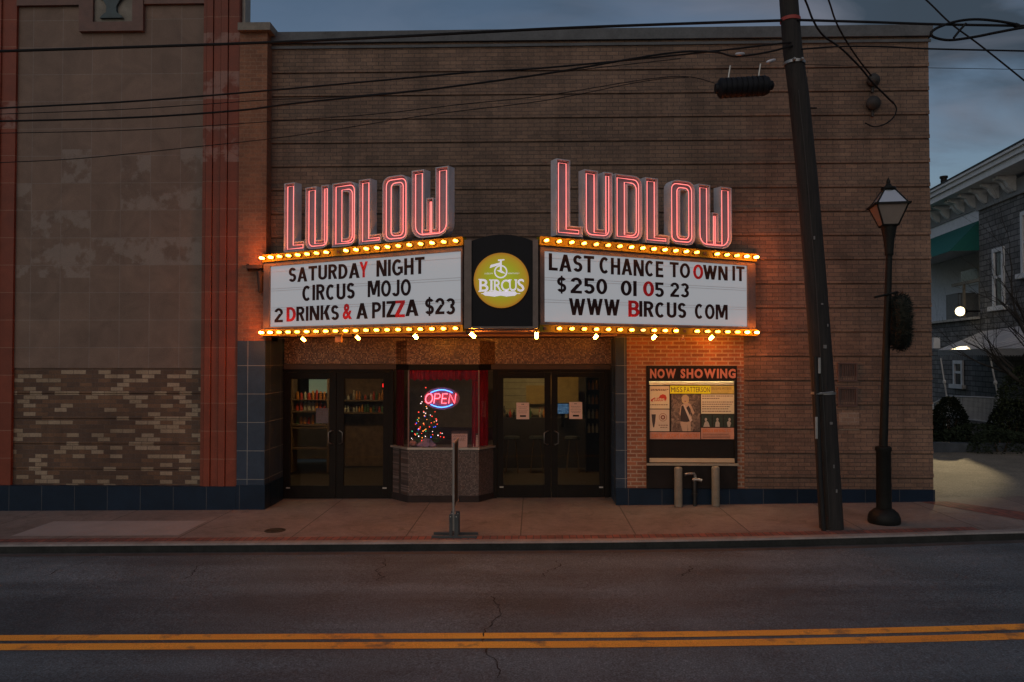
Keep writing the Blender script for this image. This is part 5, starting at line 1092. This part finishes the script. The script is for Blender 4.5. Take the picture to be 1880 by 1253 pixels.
cable('utility_cable', 'thick topmost black cable running right from the red pole band to the cable loop', [(1462, 37), (1600, 41), (1720, 45), (1880, 48), (2100, 53)], .018, -.12)
cable('utility_cable', 'black cable second from the top at the left edge, rising to the pole', [(-300, 214), (0, 199), (250, 186), (489, 167), (700, 148), (879, 132), (1000, 125), (1250, 101), (1452, 78)], .013, -.13)
cable('utility_cable', 'thin wire just below the second cable at the left edge', [(-300, 222), (0, 210), (250, 200), (489, 184), (600, 180), (783, 164), (1000, 136), (1250, 108)], .006, -.13)
cable('utility_cable', 'thick black cable fourth from the top at the left edge, passing above the splice case', [(-300, 228), (0, 223), (250, 216), (440, 203), (553, 189), (783, 165), (1000, 136), (1220, 99), (1310, 96), (1350, 104), (1410, 96), (1455, 84)], .014, -.14)
cable('utility_cable', 'thin wire second lowest at the left edge, ending at the splice case', [(-300, 250), (0, 245), (250, 239), (489, 224), (687, 210), (847, 192), (1000, 176), (1180, 147), (1260, 141), (1312, 153)], .006, -.2)
cable('utility_cable', 'lowest thin wire at the left edge, sloping up across the cream panel', [(-300, 312), (0, 299), (150, 291), (350, 271), (537, 250), (783, 212), (1000, 185), (1180, 150), (1265, 142)], .006, -.2)
cable('utility_cable', 'black cable passing from the pole over the upper right wall corner', [(1467, 91), (1540, 86), (1620, 86), (1705, 90), (1880, 94), (2100, 99)], .012, -.1)
cable('utility_cable', 'hair-thin wire crossing the open sky beside the right wall corner', [(1465, 118), (1600, 123), (1704, 125), (1880, 128), (2100, 132)], .004, -.1)
cable('utility_cable', 'diagonal black cable falling across the sky in the upper right corner', [(1640, -50), (1700, 0), (1745, 43), (1800, 84), (1880, 148), (1960, 215)], .012, .2)
wall_ = lambda x0, x1: (lambda x_: YPOLE + (YM - .12 - YPOLE) * max(0, min(1, (x_ - x0) / (x1 - x0))))
cable('service_drop', 'left of the two service cables dropping from the top edge to the brick wall', [(1440, -80), (1478, 0), (1493, 38), (1512, 66), (1545, 90), (1580, 125), (1600, 150), (1625, 175), (1640, 190)], .015, group='service cables on the right wall', Yf=wall_(1440, 1640))
cable('service_drop', 'right of the two service cables dropping from the top edge to the brick wall', [(1490, -80), (1521, 0), (1533, 36), (1549, 68), (1575, 108), (1600, 140)], .014, group='service cables on the right wall', Yf=wall_(1480, 1600))
cable('drip_loop', 'thin cable loop hanging below the weatherhead on the right wall', [(1638, 186), (1646, 200), (1640, 216), (1625, 228), (1605, 233), (1588, 226)], .012, group='service cables on the right wall', Yf=lambda x_: YM - .1)
# snowshoe loop of spare cable
mb = MB(); YL = YPOLE - .12
lp = [(1870, 46), (1830, 39), (1790, 36), (1755, 40), (1722, 51), (1709, 62), (1718, 70), (1745, 74), (1790, 68), (1830, 60), (1880, 51), (1920, 48)]
cl = thing('cable_loop', 'teardrop loop of spare black cable tied to the line in the upper right sky', 'cable loop', P(1709, 62, YL)); mb.tube(spline([P(x_, y_, YL - .03) for x_, y_ in lp]), .019, 8); mb.build('cable', BLK, cl, True)
mb = MB(); mb.tube([P(1751, 70, YL - .03), P(1762, 56, YL), P(1774, 43, YL - .03)], .017, 6); mb.build('cross_bar', BLK, cl, True)
mb = MB(); mb.tube([P(1863, 46, YL - .02), P(1871, 50, YL - .02)], .035, 8); mb.build('tie', BLK, cl)
# splice case, clamps
a = P(1317, 163, YPOLE - .15); c_ = P(1418, 157, YPOLE - .15); ax = (c_ - a).normalized(); ln = (c_ - a).length
sc_ = thing('splice_case', 'fat ribbed black splice case hanging on the cables left of the pole', 'splice case', a)
mb = MB(); prof = [(.03, -.04), (.07, -.03), (.075, 0), (.12, .02)]; n_ = 9
for i in range(n_): s_ = .04 + (ln - .12) * i / n_; w_ = (ln - .12) / n_; prof += [(.142, s_), (.142, s_ + w_ * .62), (.128, s_ + w_ * .7), (.128, s_ + w_ * .95)]
prof += [(.12, ln - .06), (.07, ln - .04), (.065, ln), (.03, ln + .02)]; mb.lathe(a, prof, 16, ax); mb.build('body', M('case_rubber', (.012, .013, .016), .5), sc_, True)
mb = MB()
for t_ in (.2, .75): mb = MB(); m_ = a + ax * ln * t_; mb.tube([m_ + Vector((0, 0, .12)), m_ + Vector((.01, 0, .20)), m_ + Vector((.03, 0, .32))], .012, 6); mb.build('hanger', GALV, sc_)
for i, (x_, y_, lab) in enumerate(((1358, 100, 'pale tubular connector on the cable left of the pole, above the splice case'), (1415, 113, 'pale slanted connector on the cable closest to the pole'))):
    a = P(x_ - 8, y_ + (0 if i == 0 else 2), YPOLE - .15); c_ = P(x_ + 9, y_ - (1 if i == 0 else 3), YPOLE - .15); mb = MB(); mb.tube([a, a.lerp(c_, .15), a.lerp(c_, .5), a.lerp(c_, .85), c_], [.012, .022, .026, .022, .012], 8); tag(mb.build('cable_connector', M('connector_alu', (.5, .5, .52), .35, .6), None, True, loc=a), lab, 'connector')
# weatherheads on the right wall
for i, (x_, y_, r, lab) in enumerate(((1600, 150, .11, 'dark upper weatherhead where the service cables meet the brick wall'), (1600, 192, .12, 'dark lower round service box on the brick wall inside the cable loop'))):
    q = P(x_, y_, YM); t = thing('weatherhead', lab, 'weatherhead', q, 'service fittings on the right wall'); mb = MB(); mb.lathe(q, [(r * .75, .0), (r * .9, .04), (r, .09), (r * .7, .14), (r * .2, .16)], 14, NF); mb.build('hood', M('hood_grey', (.035, .032, .03), .6), t, True)
    mb = MB(); mb.tube([q + Vector((0, -.03, -r * .8)), q + Vector((0, -.03, -r * 1.8))], .022, 8); mb.build('conduit', MATS['hood_grey'], t, True)
q = P(1638, 124, YM); 
# ------------------------------------------------------------------ bracket on the pilaster beside the marquee
q = P(468, 490, YP); t = thing('wall_bracket', 'dark metal bracket with a hanging horn on the brick pilaster left of the marquee', 'bracket', q)
IR = M('bracket_iron', (.05, .035, .03), .6, .3, var=.4)
mb = MB(); a, c_ = P(453, 494, YP - .1), P(482, 487, YP - .1); mb.box((a.x, YP - .14, a.z), (c_.x, YP - .0, c_.z)); mb.box((a.x - .02, YP - .06, a.z - .03), (a.x + .0, YP, c_.z + .03)); mb.build('arm', IR, t, bevel=.006)
a, c_ = P(470, 536, YP - .12), P(483, 499, YP - .12); w_ = c_.x - a.x
mb = MB(); m_ = Vector(((a.x + c_.x) / 2, YP - .09, a.z)); h_ = c_.z - a.z; mb.lathe(m_, [(.02, -.02), (.035, 0), (.042, h_ * .3), (.048, h_ * .75), (.06, h_ * .92), (.062, h_)], 12); mb.build('horn', IR, t, True)
mb = MB(); mb.tube([m_ + Vector((0, 0, h_)), m_ + Vector((.01, 0, h_ + .05))], .012, 6); mb.build('hook', IR, t)
# ------------------------------------------------------------------ street lamp and wreath
q = G(1635, 966); q = Vector((q.x, q.y + .2, gz(q.x))); YS = q.y; u_ = YS / F
LI = M('lamp_iron', (.016, .017, .016), .5, .3, var=.35, bump=.2)
lamp = thing('street_lamp', 'dark cast iron street lamp with an unlit four-sided lantern and a domed base', 'street lamp', q)
zq = lambda y_: P(1633, y_, YS).z - q.z
mb = MB(); mb.lathe(q, [(.215, 0), (.225, .03), (.22, .09), (.195, .15), (.14, .20), (.11, .215)], 24); mb.build('base', LI, lamp, True)
mb = MB(); mb.lathe(q, [(.105, .216), (.10, zq(830)), (.112, zq(828)), (.112, zq(821)), (.065, zq(819))], 20); mb.build('lower_shaft', LI, lamp, True)
xt = P(1632, 440, YS).x - q.x
mb = MB(); mb.tube([q + Vector((0, 0, zq(820))), q + Vector((xt * .5, 0, zq(640))), q + Vector((xt, 0, zq(470)))], [.060, .052, .044], 16); mb.lathe(q + Vector((xt, 0, 0)), [(.05, zq(470)), (.06, zq(468)), (.06, zq(462)), (.075, zq(440)), (.10, zq(423)), (.11, zq(415)), (.0, zq(414))], 16); mb.build('shaft', LI, lamp, True)
mb = MB(); mb.tube([q + Vector((xt * .7 - .22, -.07, zq(547))), q + Vector((xt * .7 + .13, -.05, zq(537)))], .016, 8); mb.build('ladder_bar', LI, lamp, True)
# lantern
lc = q + Vector((xt, 0, 0)); z0, z1, z2, z3 = zq(415), zq(378), zq(350), zq(341); a0, a1, a2 = .105, .215, .075
rot = Matrix.Rotation(R(-9), 3, 'Z')
def sq(a, z): return [lc + rot @ Vector((sx * a, sy * a, 0)) + Vector((0, 0, z)) for sx, sy in ((-1, -1), (1, -1), (1, 1), (-1, 1))]
lo, mi, hi = sq(a0, z0), sq(a1, z1), sq(a2, z2)
mb = MB()
for i in range(4):
    mb.tube([lo[i], mi[i], hi[i]], .013, 6); mb.tube([lo[i], lo[(i + 1) % 4]], .015, 6); mb.tube([hi[i], hi[(i + 1) % 4]], .014, 6)
for i in range(4): mb.obox(mi[i], (mi[(i + 1) % 4] - mi[i]).normalized(), UZ, (rot @ Vector(((0, -1, 0), (1, 0, 0), (0, 1, 0), (-1, 0, 0))[i])), -.03, 2 * a1 + .03, -.012, .014, -.012, .03)
mb.build('lantern_frame', LI, lamp)
mb = MB(); mb.lathe(lc, [(.085, z2 + .005), (.11, z2 + .02), (.10, z2 + .045), (.05, z2 + .06), (.04, z2 + .085), (.025, z2 + .10), (.03, z2 + .13), (.004, z2 + .19)], 14); mb.build('finial', LI, lamp, True)
LGM = M('lantern_pane', (.22, .185, .16), .35, var=.12)
mb = MB()
for i in range(4): j = (i + 1) % 4; mb.quad(lo[i], lo[j], mi[j], mi[i])
mb.build('lantern_glass', LGM, lamp)
mb = MB()
for i in range(4): j = (i + 1) % 4; mb.quad(mi[i], mi[j], hi[j], hi[i])
mb.build('lantern_roof', M('roof_glass', (.50, .55, .60), .12, .55, var=.05), lamp)
# wreath
wc = P(1652, 592, YS - .02); t = thing('wreath', 'dark evergreen wreath with a pale bow tip hung on the street lamp post', 'wreath', wc)
wx = Vector((-.29, -.957, 0)).normalized(); mb = MB(); Rw, rw = .30, .14
for i in range(7500):
    an = random.uniform(0, 6.283); ph = random.uniform(0, 6.283); rr_ = rw * random.uniform(.35, 1.0)
    cdir = wx * math.cos(an) + UZ * math.sin(an); nrm = wx.cross(UZ); c_ = wc + cdir * (Rw + rr_ * math.cos(ph)) + nrm * rr_ * math.sin(ph) * .9
    d = (cdir * math.cos(ph) + nrm * math.sin(ph) + Vector((random.uniform(-.8, .8), random.uniform(-.8, .8), random.uniform(-.8, .8)))).normalized() * random.uniform(.03, .065)
    s_ = d.orthogonal().normalized() * .006; mb.add([c_ - s_, c_ + s_, c_ + d], [(0, 1, 2)])
mb.build('greenery', M('wreath_needle', (.013, .019, .016), .85, var=.5), t)
mb = MB(); mb.tube([wc + (wx * math.cos(i * .524) + UZ * math.sin(i * .524)) * Rw for i in range(12)], .10, 8, closed=True); mb.build('ring', M('wreath_ring', (.03, .03, .022), .9), t)
bx = P(1648, 622, YS - .16); mb = MB(); mb.add([bx, bx + Vector((.03, -.01, -.035)), bx + Vector((.085, -.02, -.05)), bx + Vector((.11, -.01, -.02)), bx + Vector((.06, 0, -.02)), bx + Vector((.03, .0, .02)), ] + [bx + Vector((0, .012, 0)), bx + Vector((.03, 0, -.035)), bx + Vector((.085, 0, -.05)), bx + Vector((.11, .01, -.02)), bx + Vector((.06, .012, -.02)), bx + Vector((.03, .012, .02))], [(0, 1, 2, 3, 4, 5), (11, 10, 9, 8, 7, 6)] + [(i, (i + 1) % 6, 6 + (i + 1) % 6, 6 + i) for i in range(6)]); mb.build('bow', M('bow_pale', (.42, .32, .26), .6), t)

# ------------------------------------------------------------------ house beyond the driveway
hx0, hy0 = 14.2, 22.0; slope = .112
HU = Vector((slope, 1, 0)).normalized(); HN = Vector((-HU.y, HU.x, 0))       # along the side wall (away from the street), outward normal
HO = Vector((hx0, hy0, 0))
def hs(px_, py_=500):                   # position along the wall and height where a sight line meets it
    d = ray(px_, py_); t = (HO - EYE).dot(HN) / d.dot(HN); h = EYE + d * t; return (h - HO).dot(HU), h.z
house = thing('neighbour_house', 'grey brick house with white eaves, green awning and corrugated porch roof', 'house', HO)
GB = BRICK('grey_stone', (.27, .26, .25), (.15, .145, .14), (.06, .06, .06), .42, .17, .016, .4)
WW = M('white_wall', (.80, .80, .84), .7, var=.12); TR = M('white_trim', (.74, .74, .74), .6, var=.15)
s0, _ = hs(1960); s1, _ = hs(1797, 400); s2 = hs(1700)[0] + 4
_, ze = hs(1800, 372); _, zfr = hs(1797, 362); zfr = hs(1797, 361)[1]; _, zle0 = hs(1799, 578); _, zle1 = hs(1713, 596)
zl = (zle0 + zle1) / 2
hb = lambda mb, u0, u1, v0, v1, n0, n1: mb.obox(HO, HU, UZ, HN, u0, u1, v0, v1, n0, n1)
zE = hs(1750, 345)[1]
zev = hs(1797, 318)[1] - .45                  # eave line
mb = MB(); hb(mb, -8, s1, -.2, zev - .3, -6, 0); mb.build('brick_wall', GB, house)
mb = MB(); hb(mb, s1 + .001, s2, -.2, zl - .06, -6, -.02); mb.build('brick_wall', GB, house)
zaw = hs(1797, 405)[1]; zop = hs(1797, 520)[1]
mb = MB(); hb(mb, s1 + .001, s2, zaw - .6, zev - .3, -6, -.02); hb(mb, s1 + .001, s2, zl, zaw - .61, -1.6, -1.4); mb.build('white_wall', WW, house)
mb = MB(); hb(mb, s1 + .001, s2, zl - .059, zl + .02, -.6, .12); mb.build('ledge', M('ledge_stone', (.50, .47, .42), .7), house)
mb = MB(); hb(mb, s1 + .3, s1 + .36, zl + .02, zl + 1.35, -.2, -.12); hb(mb, s1 + .001, s1 + 2.4, zl + 1.2, zl + 1.3, -.2, -.11); hb(mb, s1 + 1.5, s1 + 1.56, zl + .02, zl + 1.2, -.2, -.12); mb.build('porch_rail', M('porch_wood', (.26, .22, .17), .6), house)
mb = MB(); hb(mb, s1 + 1.9, s1 + 2.05, zl + .021, zl + .9, -.9, -.2); hb(mb, s1 + 2.6, s1 + 3.6, zl + .021, zl + 1.0, -1.0, -.4); mb.build('balcony_panel', M('balcony_grey', (.20, .20, .19), .7), house)
# eaves: boxed cornice, frieze and brackets
mb = MB(); hb(mb, -8, s2, zev - .18, zev + .02, -.2, .75); hb(mb, -8, s2, zev + .021, zev + .16, -.2, .83); hb(mb, -8, s2, zev + .161, zev + .24, -.2, .90); mb.build('cornice', TR, house)
mb = MB(); hb(mb, -8, s2, zev - .72, zev - .301, -.01, .03); hb(mb, -8, s1, zev - .80, zev - .721, -.01, .08); mb.build('frieze', M('frieze_grey', (.30, .30, .30), .7), house)
for px_ in (1725, 1743, 1764, 1770.5, 1791, 1812, 1834, 1858, 1866):
    s_ = hs(px_, 345)[0]; mb = MB(); pts = [(0, 0), (.5, 0), (.5, -.08), (.30, -.16), (.20, -.34), (.06, -.46), (0, -.46)]
    mb.slab(HO + HU * s_ + UZ * (zev - .19) + HN * .031, HN, UZ, HU, pts, -.07, .07); mb.build('eave_bracket', TR, house)
mb = MB(); v0 = HO + HN * .92 + UZ * (zev + .24); mb.add([v0 + HU * -8, v0 + HU * s2, v0 + HU * s2 - HN * 5 + UZ * 1.2, v0 + HU * -8 - HN * 5 + UZ * 1.2], [(0, 1, 2, 3)]); mb.obox(HO, HU, UZ, HN, -8, s2, zev + .241, zev + .29, .75, .92); mb.build('roof', M('roof_dark', (.05, .055, .06), .8), house)
mb = MB(); s_ = hs(1761, 320)[0]; mb.lathe(HO + HU * s_ + HN * .5 + UZ * (zev + .2), [(.10, 0), (.10, .42), (.13, .43), (.13, .50)], 10); mb.build('vent_pipe', DARK, house)
# green awning over the balcony
a_top = [(s1 - .02, hs(1798, 404)[1]), (hs(1741, 425)[0], hs(1741, 425)[1])]
sA, sB = s1 + .02, s2 - .2; zT = hs(1797, 405)[1]; zBm = hs(1797, 452)[1]
mb = MB(); v = [HO + HU * sA + UZ * zT - HN * .018, HO + HU * sB + UZ * zT - HN * .018, HO + HU * sB + UZ * (zBm - .15) + HN * .9, HO + HU * sA + UZ * (zBm - .15) + HN * .9]
w2_ = [q + UZ * -.015 for q in v]; mb.add(v + w2_, [(0, 1, 2, 3), (7, 6, 5, 4), (0, 3, 7, 4), (1, 5, 6, 2), (3, 2, 6, 7)])
mb.add([v[0], v[3], HO + HU * sA + UZ * (zBm - .15) - HN * .018], [(0, 1, 2)]); mb.build('awning', M('awning_green', (.012, .13, .11), .7, var=.15), house)
# windows of the brick part
def win(px0, py0, px1, py1):
    (a, z1_), (c2, z0_) = hs(px0, py0), hs(px1, py1); a, c2 = sorted((a, c2)); z0_, z1_ = hs((px0 + px1) / 2, py1)[1], hs((px0 + px1) / 2, py0)[1]
    mb = MB(); hb(mb, a, a + .12, z0_, z1_, .001, .06); hb(mb, c2 - .12, c2, z0_, z1_, .001, .06); hb(mb, a + .12, c2 - .12, z1_ - .12, z1_, .001, .06); hb(mb, a + .12, c2 - .12, (z0_ + z1_) / 2 - .04, (z0_ + z1_) / 2 + .04, .001, .05)
    wn_ = mb.build('window', TR, house); mb = MB(); hb(mb, a - .15, c2 + .15, z0_ - .14, z0_ - .001, .001, .14); mb.build('sill', TR, wn_)
    mb = MB(); hb(mb, a + .12, c2 - .12, z0_, z1_ - .12, .002, .01); mb.build('pane', M('house_pane', (.035, .04, .05), .15), wn_)
win(1824, 455, 1846, 562); win(1876, 384, 1910, 500); win(1752, 662, 1770, 706)
mb = MB(); s_ = hs(1718, 500)[0]; sw0, sw1 = s_ - .25, s_ + 1.2; z0_, z1_ = hs(1718, 520)[1], hs(1718, 494)[1]
mb.obox(HO, HU, UZ, HN, sw0, sw1, z0_, z1_, -1.399, -1.36); wn_ = mb.build('window', MATS['house_pane'], house); mb = MB(); mb.obox(HO, HU, UZ, HN, sw0 - .08, sw0 - .001, z0_ - .08, z1_ + .08, -1.399, -1.34); mb.obox(HO, HU, UZ, HN, sw0, sw1, z0_ - .08, z0_ - .001, -1.399, -1.34); mb.build('frame', TR, wn_)
# floodlight on the ledge, lit
d_ = ray(1763, 572); fc = EYE + d_ * ((HO + HN * .6 - EYE).dot(HN) / d_.dot(HN))
t = thing('porch_floodlight', 'glaring lit floodlight on the ledge of the grey house', 'floodlight', fc); mb = MB(); mb.ball(fc, .15, 12, 8); mb.build('lamp', EM('flood_white', (1.0, .80, .45), 4), t, True); mb = MB(); mb.lathe(fc + HN * -.2, [(.07, 0), (.10, .08), (.13, .11)], 12, HN); mb.tube([fc + HN * -.6, fc + HN * -.2], .03, 8); mb.build('housing', DARK, t, True)
ld = bpy.data.lights.new('floodlight_beam', 'SPOT'); lo_ = bpy.data.objects.new('floodlight_beam', ld); COL.objects.link(lo_); ld.energy = 6500; ld.color = (1, .77, .42); ld.spot_size = R(14); ld.spot_blend = .7; ld.shadow_soft_size = .1
lo_.parent = t; lo_.location = HN * .15 + Vector((0, -.0, 0)); tgt = Vector((8.5, 16.2, 0)); lo_.rotation_euler = (tgt - (fc + HN * .15)).to_track_quat('-Z', 'Y').to_euler()
# corrugated porch roof on posts with railing
CORR = None
b = NB('corrugated_metal'); uvn = b.n('ShaderNodeTexCoord'); sp = b.n('ShaderNodeSeparateXYZ'); b.l(b.obj(), sp.inputs[0]); wv_ = b.math('SINE', b.math('MULTIPLY', b.math('SUBTRACT', sp.outputs[1], b.math('MULTIPLY', sp.outputs[0], -.1)), 42)); c2 = b.ramp(b.noise(b.obj(), 3, 5), [(.3, (.62, .59, .58)), (.7, (.76, .73, .72))]); c2 = b.mix(.6, c2, b.ramp(b.math('ADD', b.math('MULTIPLY', wv_, .5), .5), [(0, .6), (.5, 1)]), 'MULTIPLY'); b.base(c2); b.rough(.45); b.bump(wv_, .8, .03); CORR = b.m
YA = 21.0
def PW_(x_, y_, d=0): return P(x_, y_, YA + d)
f0 = P(1722, 640, 24.5); f1 = P(1722, 655, 24.5); g0_ = P(1812, 644, 20.5); g1_ = P(1812, 655, 20.5); r0_ = HO + HU * hs(1803, 609)[0] + UZ * hs(1803, 609)[1]; r1_ = P(1905, 594, 21.4); h0_ = P(1960, 638, 19.0); h1_ = P(1960, 650, 19.0)
zF = (f0.z + g0_.z) / 2; zF2 = zF - .17
for v_ in (f0, g0_, h0_): v_.z = zF
f1, g1_, h1_ = [Vector((v_.x, v_.y, zF2)) for v_ in (f0, g0_, h0_)]
mb = MB(); mb.add([f0, g0_, r0_], [(0, 1, 2)]); mb.add([g0_, h0_, r1_, r0_], [(0, 1, 2, 3)]); mb.add([f0, r0_, Vector((r0_.x + .6, r0_.y + 1.2, r0_.z - .1))], [(0, 1, 2)]); mb.build('porch_roof', CORR, house)
mb = MB(); mb.add([f0, g0_, g1_, f1], [(0, 1, 2, 3)]); mb.add([g0_, h0_, h1_, g1_], [(0, 1, 2, 3)]); mb.add([f1, g1_, h1_, Vector((r0_.x, r0_.y, zF2))], [(0, 1, 2, 3)])
k_ = 26
for i in range(k_): a = f1.lerp(g1_, (i + .15) / k_); c2 = f1.lerp(g1_, (i + .85) / k_); mb.add([a, c2, (a + c2) / 2 - UZ * .05], [(0, 1, 2)])
for i in range(k_): a = g1_.lerp(h1_, (i + .15) / k_); c2 = g1_.lerp(h1_, (i + .85) / k_); mb.add([a, c2, (a + c2) / 2 - UZ * .05], [(0, 1, 2)])
mb.build('porch_fascia', M('fascia_grey', (.26, .26, .26), .6, var=.2), house)
# small downpipe bracket of white metal at the corner
a, c2 = P(1714, 640, 25), P(1726, 620, 25); mb = MB(); mb.box((a.x, 25, a.z), (c2.x, 25.1, c2.z)); mb.build('side_awning', TR, house)
PM = M('rail_white', (.68, .68, .68), .5, var=.15)
for (x0, y0, x1, y1, d) in ((1727, 658, 1738, 728, 23.4), (1818, 656, 1833, 732, 20.6)):
    a, c2 = P(x0, y0, d), P(x1, y1, d); mb = MB(); mb.tube([a, c2], .022, 6); mb.lathe(a.lerp(c2, .62), [(.025, -.06), (.05, -.02), (.05, .02), (.025, .06)], 8); mb.build('porch_post', PM, house)
    mb = MB(); mb.tube([c2, Vector((c2.x, c2.y, .02))], .022, 6); mb.build('porch_post', PM, house)
mb = MB(); a, c2, e2 = P(1738, 728, 23.4), P(1768, 728.5, 22.2), P(1845, 731.5, 20.4); mb.tube([a, c2, e2], .022, 6); l0, l1, l2 = [Vector((v.x, v.y, P(1790, 773, 21.4).z)) for v in (a, c2, e2)]; mb.tube([l0, l1, l2], .02, 6)
for s_, e_, p0, p1, n_ in ((a, c2, l0, l1, 12), (c2, e2, l1, l2, 32)):
    for i in range(n_): t_ = i / n_; mb.tube([s_.lerp(e_, t_), p0.lerp(p1, t_)], .008, 4)
st = P(1713, 741, 24); mb.tube([a, st], .02, 6); st2 = P(1713, 757, 24); mb.tube([l0 + Vector((0, 0, .4)), st2], .016, 6); mb.tube([st, Vector((st.x, st.y, .2))], .02, 6); mb.build('railing', PM, house)
mb = MB(); mb.add([Vector((l0.x, l0.y, 0)), Vector((l1.x, l1.y, 0)), Vector((l2.x, l2.y, 0)), l2 - UZ * .05, l1 - UZ * .05, l0 - UZ * .05], [(0, 1, 4, 5), (1, 2, 3, 4)]); mb.add([l0 - UZ * .05, l1 - UZ * .05, l2 - UZ * .05, l2 + Vector((2, 2.5, -.05)), l0 + Vector((2, 2, -.05))], [(0, 1, 2, 3, 4)]); mb.build('porch_floor', M('porch_stone', (.20, .19, .185), .8), house)
# ------------------------------------------------------------------ shrubs and bare tree
def leafmat(name, c): return M(name, c, .9, var=.5, scale=14)
def bush(name, lab, c, rx, ry, h, n_, mat, cone=0, group=None, leaf=.06):
    c = Vector(c); t = thing(name, lab, 'shrub', c, group); mb = MB(); rnd = random.Random(hash(lab) % 1000 if False else len(lab) * 7 + int(rx * 100))
    bumps = [(rnd.uniform(0, 6.28), rnd.uniform(.1, .9), rnd.uniform(.1, .22)) for _ in range(14)]
    for i in range(n_):
        z = rnd.random() ** .9; an = rnd.uniform(0, 6.283); pr = (1 - z * cone) * (math.sqrt(max(0, 1 - (max(0, z - .25) / .75) ** 2.2)) if not cone else (1 - z ** 2.2) ** .6) * (.75 + min(.25, z * 2))
        for ba, bz, bw in bumps: pr += bw * math.exp(-((math.sin((an - ba) / 2) * 2.4) ** 2 + ((z - bz) * 3.2) ** 2)) * .8
        pr *= rnd.uniform(.72, 1.0) if rnd.random() < .8 else rnd.uniform(.2, .8); q = c + Vector((rx * pr * math.cos(an), ry * pr * math.sin(an), h * z * .96 + .02))
        d = Vector((math.cos(an), math.sin(an), rnd.uniform(-.3, .9))).normalized(); d = (d + Vector((rnd.uniform(-.7, .7), rnd.uniform(-.7, .7), rnd.uniform(-.7, .7)))).normalized() * leaf * rnd.uniform(.6, 1.3); s_ = d.cross(Vector((rnd.uniform(-1, 1), rnd.uniform(-1, 1), rnd.uniform(-1, 1)))).normalized() * leaf * .35
        mb.add([q, q + d * .5 + s_, q + d, q + d * .5 - s_], [(0, 1, 2, 3)])
    mb.build('foliage', mat, t)
    mb = MB()
    for i in range(5): an = i * 1.26; mb.tube([c + Vector((.04 * math.cos(an), .04 * math.sin(an), -.02)), c + Vector((rx * .35 * math.cos(an), ry * .35 * math.sin(an), h * .6))], [.03, .012], 5)
    mb.build('stem', MATS['bark'], t)
EV = leafmat('yew_leaf', (.013, .02, .012)); EV2 = leafmat('hedge_leaf', (.022, .035, .018)); EV3 = leafmat('ivy_leaf', (.03, .042, .018))
def at_(px_, d, z=.02): q = P(px_, 700, d); return (q.x, q.y, z + .3)
bush('conical_shrub', 'tall dark cone-shaped evergreen in front of the porch railing', at_(1744, 20.2, -.2), .52, .5, 1.38, 5200, EV, .55)
bush('round_shrub', 'dark rounded evergreen at the right end of the porch railing', at_(1855, 19.6, -.2), .56, .5, 1.32, 4800, EV, .25)
bush('low_shrub', 'low dark green shrub behind the garden wall below the railing', at_(1790, 19.4, -.2), .75, .45, .72, 3000, EV2)
bush('low_shrub', 'low dark green shrub behind the garden wall below the rounded evergreen', at_(1835, 18.7, -.2), .7, .45, .62, 2600, EV2)
bush('low_shrub', 'low dark green shrub behind the garden wall at the foot of the cone-shaped evergreen', at_(1735, 19.9, -.25), .6, .4, .5, 2000, EV2)
bush('tall_shrub', 'tall ivy-dark shrub filling the porch at the right edge', at_(1897, 19.2, -.2), .80, .6, 2.3, 6500, EV3)
tc_ = P(1925, 700, 19.0); tc_.z = .1; bt = thing('bare_tree', 'leafless tree with thin dark twigs in front of the grey house', 'tree', tc_)
trunk, twig = MB(), MB(); rnd = random.Random(5)
def grow(mb, p, d, ln, r, dep):
    n_ = 4; pts = [p]; rs = [r]
    for i in range(n_): d = (d + Vector((rnd.uniform(-.18, .18), rnd.uniform(-.18, .18), rnd.uniform(-.05, .12)))).normalized(); pts.append(pts[-1] + d * ln / n_); rs.append(r * (1 - .45 * (i + 1) / n_))
    (trunk if dep < 2 else twig).tube(pts, rs, 6 if dep < 3 else 4)
    if dep >= 5: return
    for i in range(3 if dep < 4 else 2):
        k_ = rnd.choice((2, 3, 4)); dd = (d * rnd.uniform(.5, 1) + Vector((rnd.uniform(-.85, .65), rnd.uniform(-.8, .8), rnd.uniform(-.3, .55)))).normalized(); grow(mb, pts[k_], dd, ln * rnd.uniform(.62, .85), rs[k_] * .62, dep + 1)
grow(trunk, tc_, Vector((-.08, 0, 1)), 2.0, .11, 0); grow(trunk, tc_ + Vector((0, 0, 1.7)), Vector((-.30, .1, 1)).normalized(), 2.0, .07, 1); grow(trunk, tc_ + Vector((0, 0, 1.2)), Vector((-.7, 0, .55)).normalized(), 1.7, .06, 1)
BK = M('tree_bark', (.04, .034, .03), .9); trunk.build('trunk', BK, bt, True); twig.build('crown', BK, bt)
# tips of a far bare tree over the roof edge
q = P(1690, 600, 24.5)
